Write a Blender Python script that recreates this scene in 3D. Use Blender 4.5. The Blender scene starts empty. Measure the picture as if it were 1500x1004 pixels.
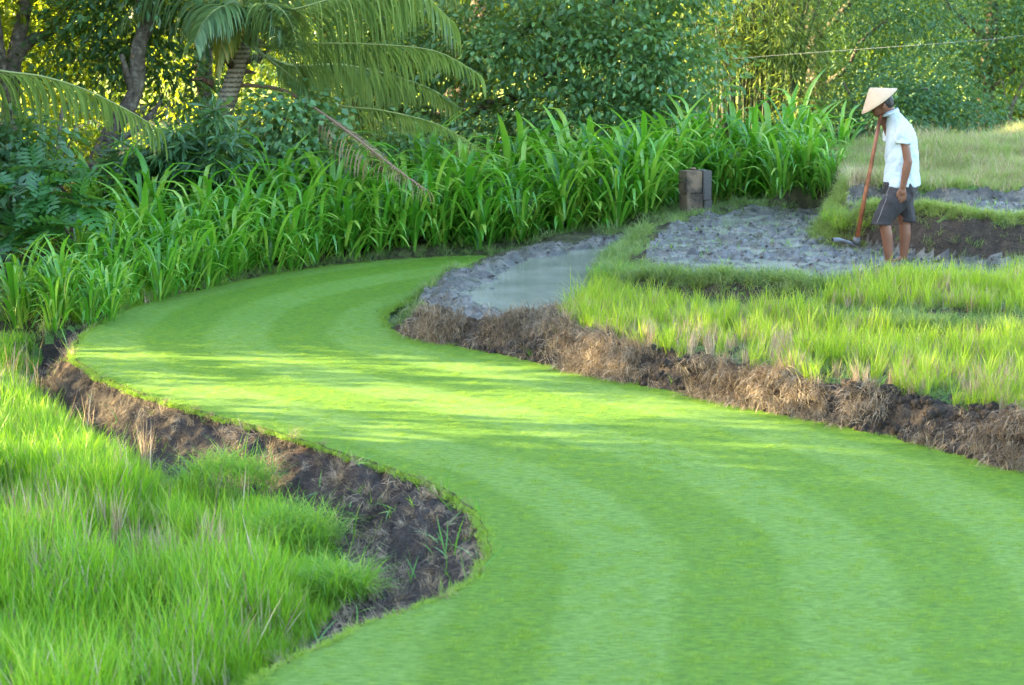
import bpy, math, random
import numpy as np
from mathutils import Vector, Matrix
from mathutils.bvhtree import BVHTree
R = math.radians
rng = np.random.default_rng(7)
random.seed(7)
scene = bpy.context.scene
COL = scene.collection

# ------------------------------------------------------------------ camera
F_PX = 2917.0                       # focal length in units of a 1500 px wide frame
CAM_H = 2.7
PITCH = math.atan((502 - 28) / F_PX)
cam_d = bpy.data.cameras.new('camera')
cam_d.sensor_width = 36; cam_d.lens = 36 * F_PX / 1500
cam_d.clip_start = 0.1; cam_d.clip_end = 2000
cam_d.dof.use_dof = True; cam_d.dof.focus_distance = 17.5; cam_d.dof.aperture_fstop = 4.0
cam = bpy.data.objects.new('camera', cam_d); COL.objects.link(cam)
cam.location = (0, 0, CAM_H); cam.rotation_euler = (math.pi / 2 - PITCH, 0, 0)
scene.camera = cam

# ------------------------------------------------------------------ light
SUN_EL = R(14.0)
SUN_AZ = math.atan2(-0.985, 0.17)    # from the left and a little behind the trees
world = bpy.data.worlds.new('World'); scene.world = world; world.use_nodes = True
wn = world.node_tree.nodes; wl = world.node_tree.links
bg = wn['Background']; bg.inputs['Strength'].default_value = 0.15
sky = wn.new('ShaderNodeTexSky'); sky.sky_type = 'NISHITA'; sky.sun_disc = False
sky.sun_elevation = SUN_EL; sky.sun_rotation = SUN_AZ; sky.air_density = 1.0; sky.dust_density = 1.5; sky.ozone_density = 1.0
wl.new(sky.outputs[0], bg.inputs[0])
sun_d = bpy.data.lights.new('sun', 'SUN'); sun_d.energy = 3.5; sun_d.angle = R(0.5); sun_d.color = (1.0, 0.79, 0.40)
sun = bpy.data.objects.new('sun', sun_d); COL.objects.link(sun)
sd = Vector((math.sin(SUN_AZ) * math.cos(SUN_EL), math.cos(SUN_AZ) * math.cos(SUN_EL), math.sin(SUN_EL)))
sun.rotation_euler = sd.to_track_quat('Z', 'Y').to_euler(); sun.location = sd * 60
vs = scene.view_settings
vs.view_transform = 'Standard'; vs.look = 'None'; vs.gamma = 1.0; vs.use_curve_mapping = False
vs.exposure = 3.6
scene.cycles.max_bounces = 7; scene.cycles.diffuse_bounces = 3; scene.cycles.glossy_bounces = 2
scene.cycles.transmission_bounces = 4; scene.cycles.transparent_max_bounces = 4
scene.cycles.sample_clamp_indirect = 4.0
scene.cycles.use_denoising = True
scene.cycles.caustics_reflective = False; scene.cycles.caustics_refractive = False

# ------------------------------------------------------------------ helpers
cp, sp = math.cos(PITCH), math.sin(PITCH)
def ray(px, py):
    a = (px - 750) / F_PX; b = (502 - py) / F_PX
    return np.array([a, cp + b * sp, -sp + b * cp])
def G(px, py, z=0.0):               # point of the plane at height z seen in that direction
    r = ray(px, py); t = (z - CAM_H) / r[2]
    return np.array([r[0] * t, r[1] * t, z])
def W(px, py, d):                   # point at world depth d
    r = ray(px, py); t = d / r[1]
    return np.array([r[0] * t, d, CAM_H + r[2] * t])

def setp(o, **k):
    for a, b in k.items():
        if b is not None: o[a] = b
    return o
def link(o, parent=None):
    COL.objects.link(o)
    if parent is not None: o.parent = parent
    return o
def mk_mesh(name, V, Fs, mat=None, smooth=False, attrs=None):
    """V (n,3); Fs list of int arrays (m,k)"""
    V = np.asarray(V, dtype=np.float32)
    if isinstance(Fs, np.ndarray): Fs = [Fs]
    Fs = [np.asarray(f, dtype=np.int32) for f in Fs if len(f)]
    me = bpy.data.meshes.new(name)
    me.vertices.add(len(V)); me.vertices.foreach_set('co', V.ravel())
    nl = sum(f.size for f in Fs); nf = sum(len(f) for f in Fs)
    me.loops.add(nl); me.polygons.add(nf)
    me.loops.foreach_set('vertex_index', np.concatenate([f.ravel() for f in Fs]))
    tot = np.concatenate([np.full(len(f), f.shape[1], dtype=np.int32) for f in Fs])
    st = np.concatenate([[0], np.cumsum(tot)[:-1]]).astype(np.int32)
    me.polygons.foreach_set('loop_start', st)
    if smooth: me.polygons.foreach_set('use_smooth', np.ones(nf, dtype=bool))
    me.update(calc_edges=True); me.validate()
    if attrs:
        for an, (dom, arr) in attrs.items():
            at = me.attributes.new(an, 'FLOAT', dom); at.data.foreach_set('value', np.asarray(arr, dtype=np.float32))
    if mat: me.materials.append(mat)
    return me
def mk_obj(name, me, parent=None, **k):
    o = bpy.data.objects.new(name, me); link(o, parent); setp(o, **k); return o
def empty(name, loc, label, cat, group=None, rz=0):
    o = bpy.data.objects.new(name, None); o.empty_display_size = 0.2; link(o); o.location = tuple(loc); o.rotation_euler = (0, 0, rz)
    setp(o, label=label, category=cat, group=group); return o
def nrm(a): return a / np.maximum(np.linalg.norm(a, axis=-1, keepdims=True), 1e-9)

# value noise
def _h(ix, iy, iz, s):
    n = (ix * 374761393 + iy * 668265263 + iz * 2147483647 + s * 1274126177) & 0xffffffff
    n = ((n ^ (n >> 13)) * 1274126177) & 0xffffffff
    return ((n ^ (n >> 16)) & 0xffff) / 65535.0
def vnoise(x, y, s=0, z=None):
    x = np.asarray(x, float); y = np.asarray(y, float)
    ix = np.floor(x).astype(np.int64); iy = np.floor(y).astype(np.int64); fx = x - ix; fy = y - iy
    fx = fx * fx * (3 - 2 * fx); fy = fy * fy * (3 - 2 * fy); o = np.zeros_like(ix)
    a = _h(ix, iy, o, s); b = _h(ix + 1, iy, o, s); c = _h(ix, iy + 1, o, s); d = _h(ix + 1, iy + 1, o, s)
    return (a * (1 - fx) + b * fx) * (1 - fy) + (c * (1 - fx) + d * fx) * fy
def fbm(x, y, sc, s=0, oc=3):
    t = 0; a = 1; n = 0
    for i in range(oc):
        t = t + a * (vnoise(x * sc + 17.3 * i, y * sc - 9.1 * i, s + i) - .5); n += a; a *= .55; sc *= 2.1
    return t / n * 2
def sstep(a, b, x):
    t = np.clip((x - a) / (b - a), 0, 1); return t * t * (3 - 2 * t)

# polygons / polylines
def seg_dist(P, A, B):
    d = B - A; L = max((d * d).sum(), 1e-12)
    t = np.clip(((P - A) @ d) / L, 0, 1); C = A + t[:, None] * d
    return np.hypot(*(P - C).T), C
def poly_dist(P, poly, closed=True):
    best = np.full(len(P), 1e9); near = np.zeros_like(P)
    m = len(poly)
    for i in range(m if closed else m - 1):
        d, C = seg_dist(P, poly[i], poly[(i + 1) % m]); k = d < best
        best[k] = d[k]; near[k] = C[k]
    return best, near
def inside(P, poly):
    c = np.zeros(len(P), bool); m = len(poly); x, y = P[:, 0], P[:, 1]
    for i in range(m):
        x1, y1 = poly[i]; x2, y2 = poly[(i + 1) % m]
        if y1 == y2: continue
        k = ((y1 > y) != (y2 > y)) & (x < (x2 - x1) * (y - y1) / (y2 - y1) + x1); c ^= k
    return c
def smooth_line(pts, n=6, closed=False):
    P = np.asarray(pts, float); m = len(P); out = []
    for i in range(m if closed else m - 1):
        if closed: p0, p1, p2, p3 = P[(i - 1) % m], P[i], P[(i + 1) % m], P[(i + 2) % m]
        else: p0, p1, p2, p3 = P[max(i - 1, 0)], P[i], P[i + 1], P[min(i + 2, m - 1)]
        for k in range(n):
            t = k / n
            out.append(.5 * ((2 * p1) + (-p0 + p2) * t + (2 * p0 - 5 * p1 + 4 * p2 - p3) * t * t + (-p0 + 3 * p1 - 3 * p2 + p3) * t ** 3))
    if not closed: out.append(P[-1])
    return np.array(out)

# ------------------------------------------------------------------ materials
def new_mat(name):
    m = bpy.data.materials.new(name); m.use_nodes = True
    nt = m.node_tree; nt.nodes.clear(); out = nt.nodes.new('ShaderNodeOutputMaterial')
    return m, nt, out
def nd(nt, t, **k):
    n = nt.nodes.new(t)
    for a, b in k.items(): setattr(n, a, b)
    return n
def ramp(nt, fac, stops):
    r = nd(nt, 'ShaderNodeValToRGB'); e = r.color_ramp.elements
    while len(e) < len(stops): e.new(0.5)
    for i, (p, c) in enumerate(stops): e[i].position = p; e[i].color = (*c, 1)
    nt.links.new(fac, r.inputs[0]); return r.outputs[0]
def noise(nt, scale, detail=3, rough=.55, vec=None, dist=0.0):
    n = nd(nt, 'ShaderNodeTexNoise'); n.inputs['Scale'].default_value = scale; n.inputs['Detail'].default_value = detail
    n.inputs['Roughness'].default_value = rough; n.inputs['Distortion'].default_value = dist
    if vec is None: vec = nd(nt, 'ShaderNodeNewGeometry').outputs['Position']
    nt.links.new(vec, n.inputs['Vector']); return n.outputs['Fac']
def mixc(nt, fac, a, b, bt='MIX'):
    m = nd(nt, 'ShaderNodeMix', data_type='RGBA', blend_type=bt)
    if isinstance(fac, (int, float)): m.inputs[0].default_value = fac
    else: nt.links.new(fac, m.inputs[0])
    for s, v in ((6, a), (7, b)):
        if isinstance(v, tuple): m.inputs[s].default_value = (*v, 1)
        else: nt.links.new(v, m.inputs[s])
    return m.outputs[2]
def math_n(nt, op, a, b=None, clamp=False):
    m = nd(nt, 'ShaderNodeMath', operation=op); m.use_clamp = clamp
    for i, v in enumerate((a, b)):
        if v is None: continue
        if isinstance(v, (int, float)): m.inputs[i].default_value = v
        else: nt.links.new(v, m.inputs[i])
    return m.outputs[0]

def leaf_mat(name, stops, trans, tfac=.4, rough=.45, spec=.5, vein=0, scale=1.2, tipcol=None):
    """stops: colours over the per-leaf random value; trans: colour of the light let through"""
    m, nt, out = new_mat(name)
    at = nd(nt, 'ShaderNodeAttribute', attribute_name='rnd').outputs['Fac']
    ns = noise(nt, scale, 2)
    f = math_n(nt, 'ADD', math_n(nt, 'MULTIPLY', at, .6), math_n(nt, 'MULTIPLY', ns, .4))
    col = ramp(nt, f, stops)
    if tipcol:
        tp = nd(nt, 'ShaderNodeAttribute', attribute_name='tip').outputs['Fac']
        col = mixc(nt, tp, tipcol, col)
    pb = nd(nt, 'ShaderNodeBsdfPrincipled'); nt.links.new(col, pb.inputs['Base Color'])
    pb.inputs['Roughness'].default_value = rough; pb.inputs['Specular IOR Level'].default_value = spec
    tr = nd(nt, 'ShaderNodeBsdfTranslucent')
    tc = mixc(nt, .35, trans, col)
    nt.links.new(tc, tr.inputs['Color'])
    mx = nd(nt, 'ShaderNodeMixShader'); mx.inputs[0].default_value = tfac
    nt.links.new(pb.outputs[0], mx.inputs[1]); nt.links.new(tr.outputs[0], mx.inputs[2]); nt.links.new(mx.outputs[0], out.inputs[0])
    return m
def rough_mat(name, col_fn, rough=.9, spec=.3, bumps=((30, .02),)):
    m, nt, out = new_mat(name)
    pb = nd(nt, 'ShaderNodeBsdfPrincipled'); c = col_fn(nt)
    if isinstance(c, tuple): pb.inputs['Base Color'].default_value = (*c, 1)
    else: nt.links.new(c, pb.inputs['Base Color'])
    if isinstance(rough, (int, float)): pb.inputs['Roughness'].default_value = rough
    else: nt.links.new(rough(nt), pb.inputs['Roughness'])
    pb.inputs['Specular IOR Level'].default_value = spec
    prev = None
    for sc, dist in bumps:
        b = nd(nt, 'ShaderNodeBump'); b.inputs['Distance'].default_value = dist; b.inputs['Strength'].default_value = 1
        nt.links.new(noise(nt, sc, 4, .65), b.inputs['Height'])
        if prev: nt.links.new(prev, b.inputs['Normal'])
        prev = b.outputs[0]
    if prev: nt.links.new(prev, pb.inputs['Normal'])
    nt.links.new(pb.outputs[0], out.inputs[0]); return m

M = {}
def soil_col(nt):
    a = ramp(nt, noise(nt, 9, 5, .7), [(.3, (.010, .008, .007)), (.5, (.030, .022, .018)), (.68, (.075, .052, .038)), (.8, (.15, .10, .07))])
    b = ramp(nt, noise(nt, 60, 3, .7), [(.35, (.010, .008, .007)), (.6, (.06, .042, .032)), (.75, (.20, .14, .10))])
    p = noise(nt, 1.1, 2)
    c = mixc(nt, .5, a, b)
    return mixc(nt, ramp(nt, p, [(.54, (0, 0, 0)), (.68, (.28, .28, .28))]), c, (.15, .075, .038))
M['soil'] = rough_mat('soil', soil_col, .85, .35, ((10, .09), (45, .035)))
def bsoil(nt):
    return mixc(nt, .5, ramp(nt, noise(nt, 9, 5, .7), [(.3, (.012, .010, .009)), (.5, (.04, .030, .023)), (.72, (.12, .088, .062))]), ramp(nt, noise(nt, 50, 3, .7), [(.35, (.015, .012, .01)), (.6, (.08, .06, .042)), (.75, (.22, .17, .12))]))
M['bank_soil'] = rough_mat('bank_soil', bsoil, .9, .25, ((10, .08), (45, .03)))
def mud_col(nt): return ramp(nt, noise(nt, 7, 5, .7), [(.3, (.014, .013, .010)), (.5, (.055, .049, .038)), (.72, (.18, .16, .125))])
M['mud'] = rough_mat('mud', mud_col, lambda nt: ramp(nt, noise(nt, 5, 3), [(.4, (.14,) * 3), (.62, (.6,) * 3)]), .6, ((18, .02), (60, .01)))
def turfbase(nt): return ramp(nt, noise(nt, 6, 4, .7), [(.3, (.025, .05, .012)), (.55, (.07, .13, .03)), (.75, (.16, .19, .07))])
M['turfbase'] = rough_mat('field_ground', turfbase, .9, .2, ((30, .02),))
M['meadow'] = rough_mat('meadow', lambda nt: ramp(nt, noise(nt, 1.5, 4, .7), [(.3, (.16, .22, .02)), (.6, (.34, .36, .04)), (.8, (.5, .45, .12))]), .9, .2, ())
def litter(nt): return ramp(nt, noise(nt, 4, 4, .7), [(.3, (.015, .013, .008)), (.55, (.05, .05, .02)), (.75, (.10, .11, .04))])
M['litter'] = rough_mat('leaf_litter', litter, .9, .2, ((20, .03),))
def bark_col(nt): return ramp(nt, noise(nt, 12, 4, .7), [(.3, (.04, .032, .025)), (.55, (.14, .115, .09)), (.75, (.30, .27, .22))])
M['bark'] = rough_mat('bark', bark_col, .9, .2, ((25, .03),))
def palmbark(nt):
    w = nd(nt, 'ShaderNodeTexWave', wave_type='BANDS', bands_direction='Z'); w.inputs['Scale'].default_value = 5.5; w.inputs['Distortion'].default_value = 2.2; w.inputs['Detail Scale'].default_value = 6
    nt.links.new(nd(nt, 'ShaderNodeNewGeometry').outputs['Position'], w.inputs['Vector'])
    return mixc(nt, noise(nt, 14, 3), ramp(nt, w.outputs['Fac'], [(.15, (.09, .065, .05)), (.4, (.34, .28, .21)), (.8, (.46, .39, .30))]), (.18, .15, .10))
M['palmbark'] = rough_mat('palm_bark', palmbark, .85, .2, ((22, .03),))
M['fibre'] = rough_mat('palm_fibre', lambda nt: ramp(nt, noise(nt, 20, 4), [(.3, (.04, .025, .015)), (.6, (.16, .10, .06)), (.8, (.3, .2, .12))]), .9, .2, ((40, .03),))
M['bamboo'] = rough_mat('bamboo_culm', lambda nt: ramp(nt, noise(nt, 5, 3), [(.3, (.02, .035, .012)), (.6, (.06, .075, .025)), (.8, (.14, .14, .05))]), .5, .4, ())
M['rachis'] = leaf_mat('rachis', [(.2, (.16, .20, .05)), (.8, (.34, .36, .12))], (.4, .45, .1), .15, .4)
M['deadrachis'] = leaf_mat('dead_rachis', [(.2, (.14, .08, .05)), (.8, (.32, .2, .13))], (.5, .3, .15), .1, .7)
M['frond'] = leaf_mat('palm_leaflets', [(.15, (.05, .11, .04)), (.5, (.11, .20, .07)), (.8, (.22, .32, .13))], (.40, .48, .06), .42, .35, .6)
M['deadfrond'] = leaf_mat('dead_leaflets', [(.2, (.12, .07, .045)), (.55, (.27, .17, .11)), (.8, (.42, .33, .24))], (.6, .35, .15), .35, .7)
M['yellowfrond'] = leaf_mat('ageing_leaflets', [(.2, (.10, .17, .03)), (.5, (.30, .30, .04)), (.8, (.38, .27, .10))], (.6, .5, .05), .4, .45)
M['leaf_bright'] = leaf_mat('sunny_leaves', [(.2, (.03, .08, .012)), (.5, (.06, .14, .02)), (.8, (.13, .22, .03))], (.55, .62, .02), .55, .4)
M['leaf_dark'] = leaf_mat('dark_leaves', [(.2, (.018, .065, .026)), (.5, (.045, .13, .046)), (.85, (.11, .23, .07))], (.25, .38, .02), .35, .35, .6)
M['leaf_blue'] = leaf_mat('broad_leaves', [(.2, (.028, .10, .036)), (.5, (.085, .21, .075)), (.8, (.19, .35, .14))], (.35, .45, .03), .38, .35, .7)
M['leaf_fine'] = leaf_mat('fine_leaves', [(.15, (.022, .08, .036)), (.5, (.050, .14, .060)), (.8, (.11, .22, .10))], (.26, .42, .04), .32, .5, .5)
M['leaf_bamboo'] = leaf_mat('bamboo_leaves', [(.15, (.04, .085, .02)), (.5, (.08, .15, .03)), (.8, (.15, .22, .06))], (.42, .52, .03), .42, .5)
M['strap'] = leaf_mat('strap_leaves', [(.15, (.022, .11, .010)), (.42, (.058, .21, .016)), (.62, (.115, .31, .032)), (.8, (.28, .42, .06))], (.20, .55, .01), .38, .33, .6, scale=3)
M['lobed'] = leaf_mat('lobed_leaves', [(.2, (.012, .055, .014)), (.5, (.03, .12, .025)), (.85, (.10, .27, .05))], (.25, .5, .03), .3, .35, .6)
M['rice'] = leaf_mat('rice_blades', [(.15, (.11, .19, .010)), (.45, (.21, .33, .012)), (.7, (.32, .40, .02)), (.88, (.42, .36, .08))], (.42, .62, .03), .45, .5, .4, tipcol=(.13, .17, .05))
M['grass'] = leaf_mat('tall_grass', [(.22, (.04, .15, .016)), (.42, (.125, .33, .012)), (.66, (.23, .43, .016)), (.86, (.46, .44, .10))], (.36, .62, .02), .45, .5, .4, scale=2.6, tipcol=(.07, .13, .03))
M['bankgrass'] = leaf_mat('bank_grass', [(.15, (.06, .13, .03)), (.5, (.13, .22, .06)), (.8, (.30, .33, .14))], (.35, .5, .06), .4, .6, .3, tipcol=(.08, .10, .04))
M['rimgrass'] = leaf_mat('rim_grass', [(.15, (.10, .20, .03)), (.5, (.22, .32, .06)), (.8, (.36, .38, .14))], (.4, .5, .06), .4, .6, .3, tipcol=(.08, .10, .04))
M['farfield'] = leaf_mat('pale_field_grass', [(.15, (.10, .20, .035)), (.45, (.20, .31, .06)), (.7, (.33, .36, .12)), (.9, (.45, .38, .22))], (.4, .5, .1), .35, .7, .3)
M['straw'] = leaf_mat('straw', [(.15, (.16, .10, .06)), (.5, (.36, .26, .17)), (.8, (.58, .48, .34))], (.5, .35, .18), .25, .7, .3)
M['thatch'] = leaf_mat('dead_roots', [(.15, (.055, .042, .030)), (.4, (.16, .12, .085)), (.62, (.33, .26, .175)), (.85, (.52, .42, .29))], (.4, .25, .12), .15, .8, .2)
M['lawnblade'] = leaf_mat('lawn_blades', [(.15, (.10, .20, .008)), (.5, (.17, .30, .02)), (.85, (.28, .42, .06))], (.38, .55, .02), .35, .5, .4)

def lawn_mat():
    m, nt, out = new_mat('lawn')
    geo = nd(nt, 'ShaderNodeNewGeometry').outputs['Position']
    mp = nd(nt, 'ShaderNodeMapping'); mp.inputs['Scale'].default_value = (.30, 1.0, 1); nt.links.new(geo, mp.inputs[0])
    at = nd(nt, 'ShaderNodeAttribute', attribute_name='sheen_dist').outputs['Fac']
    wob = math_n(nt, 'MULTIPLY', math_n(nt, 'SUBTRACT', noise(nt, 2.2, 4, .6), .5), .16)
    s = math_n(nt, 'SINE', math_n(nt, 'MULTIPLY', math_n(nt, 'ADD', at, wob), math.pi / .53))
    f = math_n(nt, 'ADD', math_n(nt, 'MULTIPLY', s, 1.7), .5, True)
    stripe_fade = noise(nt, .9, 3)
    f = math_n(nt, 'MULTIPLY', f, ramp(nt, stripe_fade, [(.3, (.7,) * 3), (.6, (1,) * 3)]))
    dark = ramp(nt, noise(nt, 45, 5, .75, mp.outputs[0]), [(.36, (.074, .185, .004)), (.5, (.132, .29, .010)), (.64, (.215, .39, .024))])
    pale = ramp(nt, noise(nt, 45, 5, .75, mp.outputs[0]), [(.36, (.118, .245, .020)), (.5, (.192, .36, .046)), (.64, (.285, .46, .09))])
    col = mixc(nt, f, dark, pale)  # mow stripes: light off the leaning grass, put into the base colour
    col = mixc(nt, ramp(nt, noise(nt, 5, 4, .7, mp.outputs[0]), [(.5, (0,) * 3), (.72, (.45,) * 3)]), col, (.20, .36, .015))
    pb = nd(nt, 'ShaderNodeBsdfPrincipled'); nt.links.new(col, pb.inputs['Base Color'])
    pb.inputs['Roughness'].default_value = .75; pb.inputs['Specular IOR Level'].default_value = .25
    b = nd(nt, 'ShaderNodeBump'); b.inputs['Distance'].default_value = .05; nt.links.new(noise(nt, 60, 4, .85), b.inputs['Height'])
    nt.links.new(b.outputs[0], pb.inputs['Normal']); nt.links.new(pb.outputs[0], out.inputs[0]); return m
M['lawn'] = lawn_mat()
def water_mat():
    m, nt, out = new_mat('muddy_water')
    pb = nd(nt, 'ShaderNodeBsdfPrincipled')
    nt.links.new(ramp(nt, noise(nt, 1.6, 3), [(.35, (.10, .115, .07)), (.65, (.21, .215, .15))]), pb.inputs['Base Color'])
    pb.inputs['Roughness'].default_value = .06; pb.inputs['IOR'].default_value = 1.4; pb.inputs['Specular IOR Level'].default_value = .8
    b = nd(nt, 'ShaderNodeBump'); b.inputs['Distance'].default_value = .022; b.inputs['Strength'].default_value = 1
    nt.links.new(noise(nt, 22, 4, .7), b.inputs['Height']); nt.links.new(b.outputs[0], pb.inputs['Normal'])
    nt.links.new(pb.outputs[0], out.inputs[0]); return m
M['water'] = water_mat()
def flat(name, c, rough=.7, spec=.3, var=.25, sc=20, bumps=()):
    return rough_mat(name, lambda nt: mixc(nt, noise(nt, sc, 4, .6), tuple(x * (1 - var) for x in c), tuple(min(1, x * (1 + var)) for x in c)), rough, spec, bumps)

# ------------------------------------------------------------------ terrain
def gp(lst, z): return np.array([G(x, y, z)[:2] for x, y in lst])
lawn_px = [(718, 375), (600, 379), (520, 386), (440, 396), (360, 410), (290, 426), (230, 440), (180, 457), (140, 478), (116, 500), (110, 518),
           (118, 532), (150, 551), (200, 573), (260, 592), (330, 612), (400, 630), (470, 652), (540, 675), (600, 695), (650, 714),
           (690, 742), (712, 770), (719, 800), (712, 830), (690, 855), (650, 875), (600, 893), (550, 910), (500, 932), (440, 962),
           (390, 990), (340, 1015), (200, 1100), (-50, 1300), (-100, 1700), (3000, 1700), (2600, 1000), (2200, 900), (1800, 780), (1650, 735), (1500, 693), (1394, 665), (1314, 643),
           (1230, 625), (1150, 608), (1070, 592), (1000, 577), (891, 555), (811, 537), (731, 520), (670, 508), (636, 501), (600, 493), (575, 484), (560, 474), (558, 462), (570, 450),
           (604, 436), (625, 422), (645, 408), (677, 392)]
LAWN = smooth_line(gp(lawn_px, 0), 6, True)
LAWN = LAWN + np.stack([vnoise(LAWN[:, 0] * 7, LAWN[:, 1] * 7, 1), vnoise(LAWN[:, 0] * 7, LAWN[:, 1] * 7, 2)], 1) * .045 - .022
Z_L = -.27
left_px = [(-900, 500), (30, 488), (60, 500), (75, 545), (90, 575), (150, 608), (210, 655), (290, 690), (370, 705), (440, 745), (500, 770), (525, 815), (535, 860),
           (470, 925), (430, 965), (330, 1040), (100, 1180), (-200, 1500), (-2500, 1500)]
LEFT = gp([(a - (20 if 60 < a < 560 else 0), b + (16 if 60 < a < 560 else 0)) for a, b in left_px], Z_L)
pool_px = [(613, 433), (630, 418), (655, 405), (690, 390), (725, 380), (763, 367), (795, 360), (850, 352), (897, 349), (925, 345), (905, 362), (888, 380), (884, 412),
           (870, 425), (860, 448), (800, 462), (740, 468), (700, 466), (650, 455)]
POOL = gp(pool_px, .2)
rice_px = [(865, 440), (880, 428), (960, 447), (1060, 462), (1180, 482), (1300, 498), (1500, 512), (1900, 530), (2500, 640), (2300, 760), (1500, 612), (1400, 592), (1300, 572), (1200, 560), (1100, 542),
           (1000, 522), (920, 502), (850, 485), (820, 470)]
RICE = gp(rice_px, .22)
strip_px = [(1225, 440), (1262, 426), (1305, 412), (1500, 411), (2200, 420), (2300, 470), (1500, 462), (1300, 452), (1200, 445)]
STRIP = gp(strip_px, .38)
terr_px = [(945, 372), (965, 352), (985, 332), (1020, 320), (1100, 309), (1205, 306), (1222, 320), (1232, 345), (1262, 360), (1300, 374), (1345, 382), (1420, 388), (1500, 392), (2200, 400),
           (2200, 412), (1500, 402), (1300, 396), (1235, 402), (1170, 413), (1080, 407), (1000, 400), (955, 388)]
terr_px = [{(1500, 402): (1500, 404), (1300, 396): (1300, 403), (1235, 402): (1245, 418), (1170, 413): (1185, 421)}.get(p, p) for p in terr_px]
TERR = gp(terr_px, .4)
upper_px = [(1215, 285), (1240, 275), (1330, 271), (1500, 269), (2300, 268), (2300, 340), (1500, 328), (1400, 322), (1340, 316), (1290, 312), (1240, 308), (1218, 300)]
UPPER = gp(upper_px, .76)
far_px = [(1245, 262), (1235, 245), (1210, 232), (1300, 224), (1380, 214), (1500, 204), (2600, 190), (2600, 262)]
FAR = gp(far_px, 1.0)
bed_px = [(0, 480), (100, 470), (150, 455), (230, 432), (300, 418), (440, 386), (600, 369), (760, 355), (900, 338), (950, 326), (930, 290), (700, 310), (300, 360), (0, 440), (-900, 440)]
BED = gp(bed_px, 0.05)
BEDR = gp([(975, 324), (1050, 306), (1110, 303), (1180, 300), (1238, 290), (1235, 262), (1180, 255), (1000, 262)], .36)
WOODS = np.array([[-60, 27], [4, 28], [6, 34], [14, 40], [70, 42], [70, 90], [-60, 90]], float)
plateaus = [(LAWN, 0.), (LEFT, Z_L), (POOL, .2), (RICE, .22), (STRIP, .38), (TERR, .4), (UPPER, .76), (FAR, 1.0), (BED, .05), (WOODS, .7), (BEDR, .36)]

NR, NCc = 600, 520
ys = 5.2 * np.exp(np.linspace(0, math.log(62 / 5.2), NR))
u = np.linspace(-1, 1, NCc); ss = np.sign(u) * (np.abs(u) * .385 + np.clip(np.abs(u) - .75, 0, 1) * 2.2)
YY, SS = np.meshgrid(ys, ss, indexing='ij')
XX = SS * (YY + 1.0)
P0 = np.stack([XX.ravel(), YY.ravel()], 1)
dl, nearl = poly_dist(P0, LAWN)
cell = 0.55 * np.maximum(.0042 * P0[:, 1], .0016 * P0[:, 1])
snap = dl < cell
P0[snap] = nearl[snap]
dist = []
for poly, z in plateaus:
    d, _ = poly_dist(P0, poly); ins = inside(P0, poly); dist.append((np.where(ins, 0, d), np.where(ins, d, -d)))
wsum = 0; hsum = 0
for (do, sd_), (_, z) in zip(dist, plateaus):
    w_ = 1 / (do + .02) ** 2.2; wsum = wsum + w_; hsum = hsum + w_ * z
H0 = hsum / wsum
sdL, sdF, sdP, sdR, sdS, sdT, sdU, sdA, sdB, sdW, sdBR = [d[1] for d in dist]
sdB = np.maximum(sdB, sdBR)
x, y = P0.T
land = np.maximum.reduce([sdL])
# roughness
bank = sstep(0, .08, -sdL) * sstep(0, .1, -sdF)
rough_amt = .012 + .065 * bank
rough_amt = np.where(sdL > 0, 0, rough_amt)
mudm = sstep(-.05, .1, np.maximum(np.maximum(sdP, sdT), sdU))
H0 = np.where(sdL >= -1e-4, 0., H0)
H = H0 + rough_amt * (fbm(x, y, 3.2, 3, 4) * .9 + fbm(x, y, 16, 8, 3) * .5)
rimT = np.maximum(sstep(-.12, .0, sdT) * sstep(.14, .0, sdT), sstep(-.12, .0, sdU) * sstep(.14, .0, sdU))
H += mudm * (fbm(x, y, 3.5, 21, 3) * .028 + fbm(x * .6, y, 13, 33, 3) * .058 + .0) + rimT * .035
H -= np.where(sdL > 0, 0, .055 * sstep(0, .035, -sdL) * sstep(.8, .3, -sdL))
# right-hand bank bulges before it drops to the lawn, with a groove at its foot
rb = np.where((sdL < 0) & (x > -1.6) & (sdF < -1.0), 1, 0) * sstep(0, .06, -sdL) * sstep(.9, .25, -sdL)
H += rb * (.05 + .06 * fbm(x, y, 4.5, 51, 3))
# pool basin: the water stands inside a rim of mud
water_px = [(674, 427), (695, 418), (718, 409), (747, 391), (782, 377), (840, 368), (897, 358), (890, 372), (882, 390), (878, 415), (850, 440), (827, 453), (760, 460), (718, 456), (680, 441)]
WP = gp(water_px, .18)
dw, _ = poly_dist(P0, WP); sdw = np.where(inside(P0, WP), dw, -dw)
H -= .10 * sstep(-.06, .14, sdw)
H += .035 * sstep(-.35, -.15, sdw) * sstep(.0, -.15, sdw) * sstep(-.1, .1, sdP)
# damp nook beside the lawn
NK = gp([(556, 462), (575, 448), (600, 440), (606, 460), (600, 480), (578, 484)], -.03)
dn, _ = poly_dist(P0, NK); H -= .16 * sstep(.10, 0, np.where(inside(P0, NK), 0, dn)) * (sdL < 0)
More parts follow.
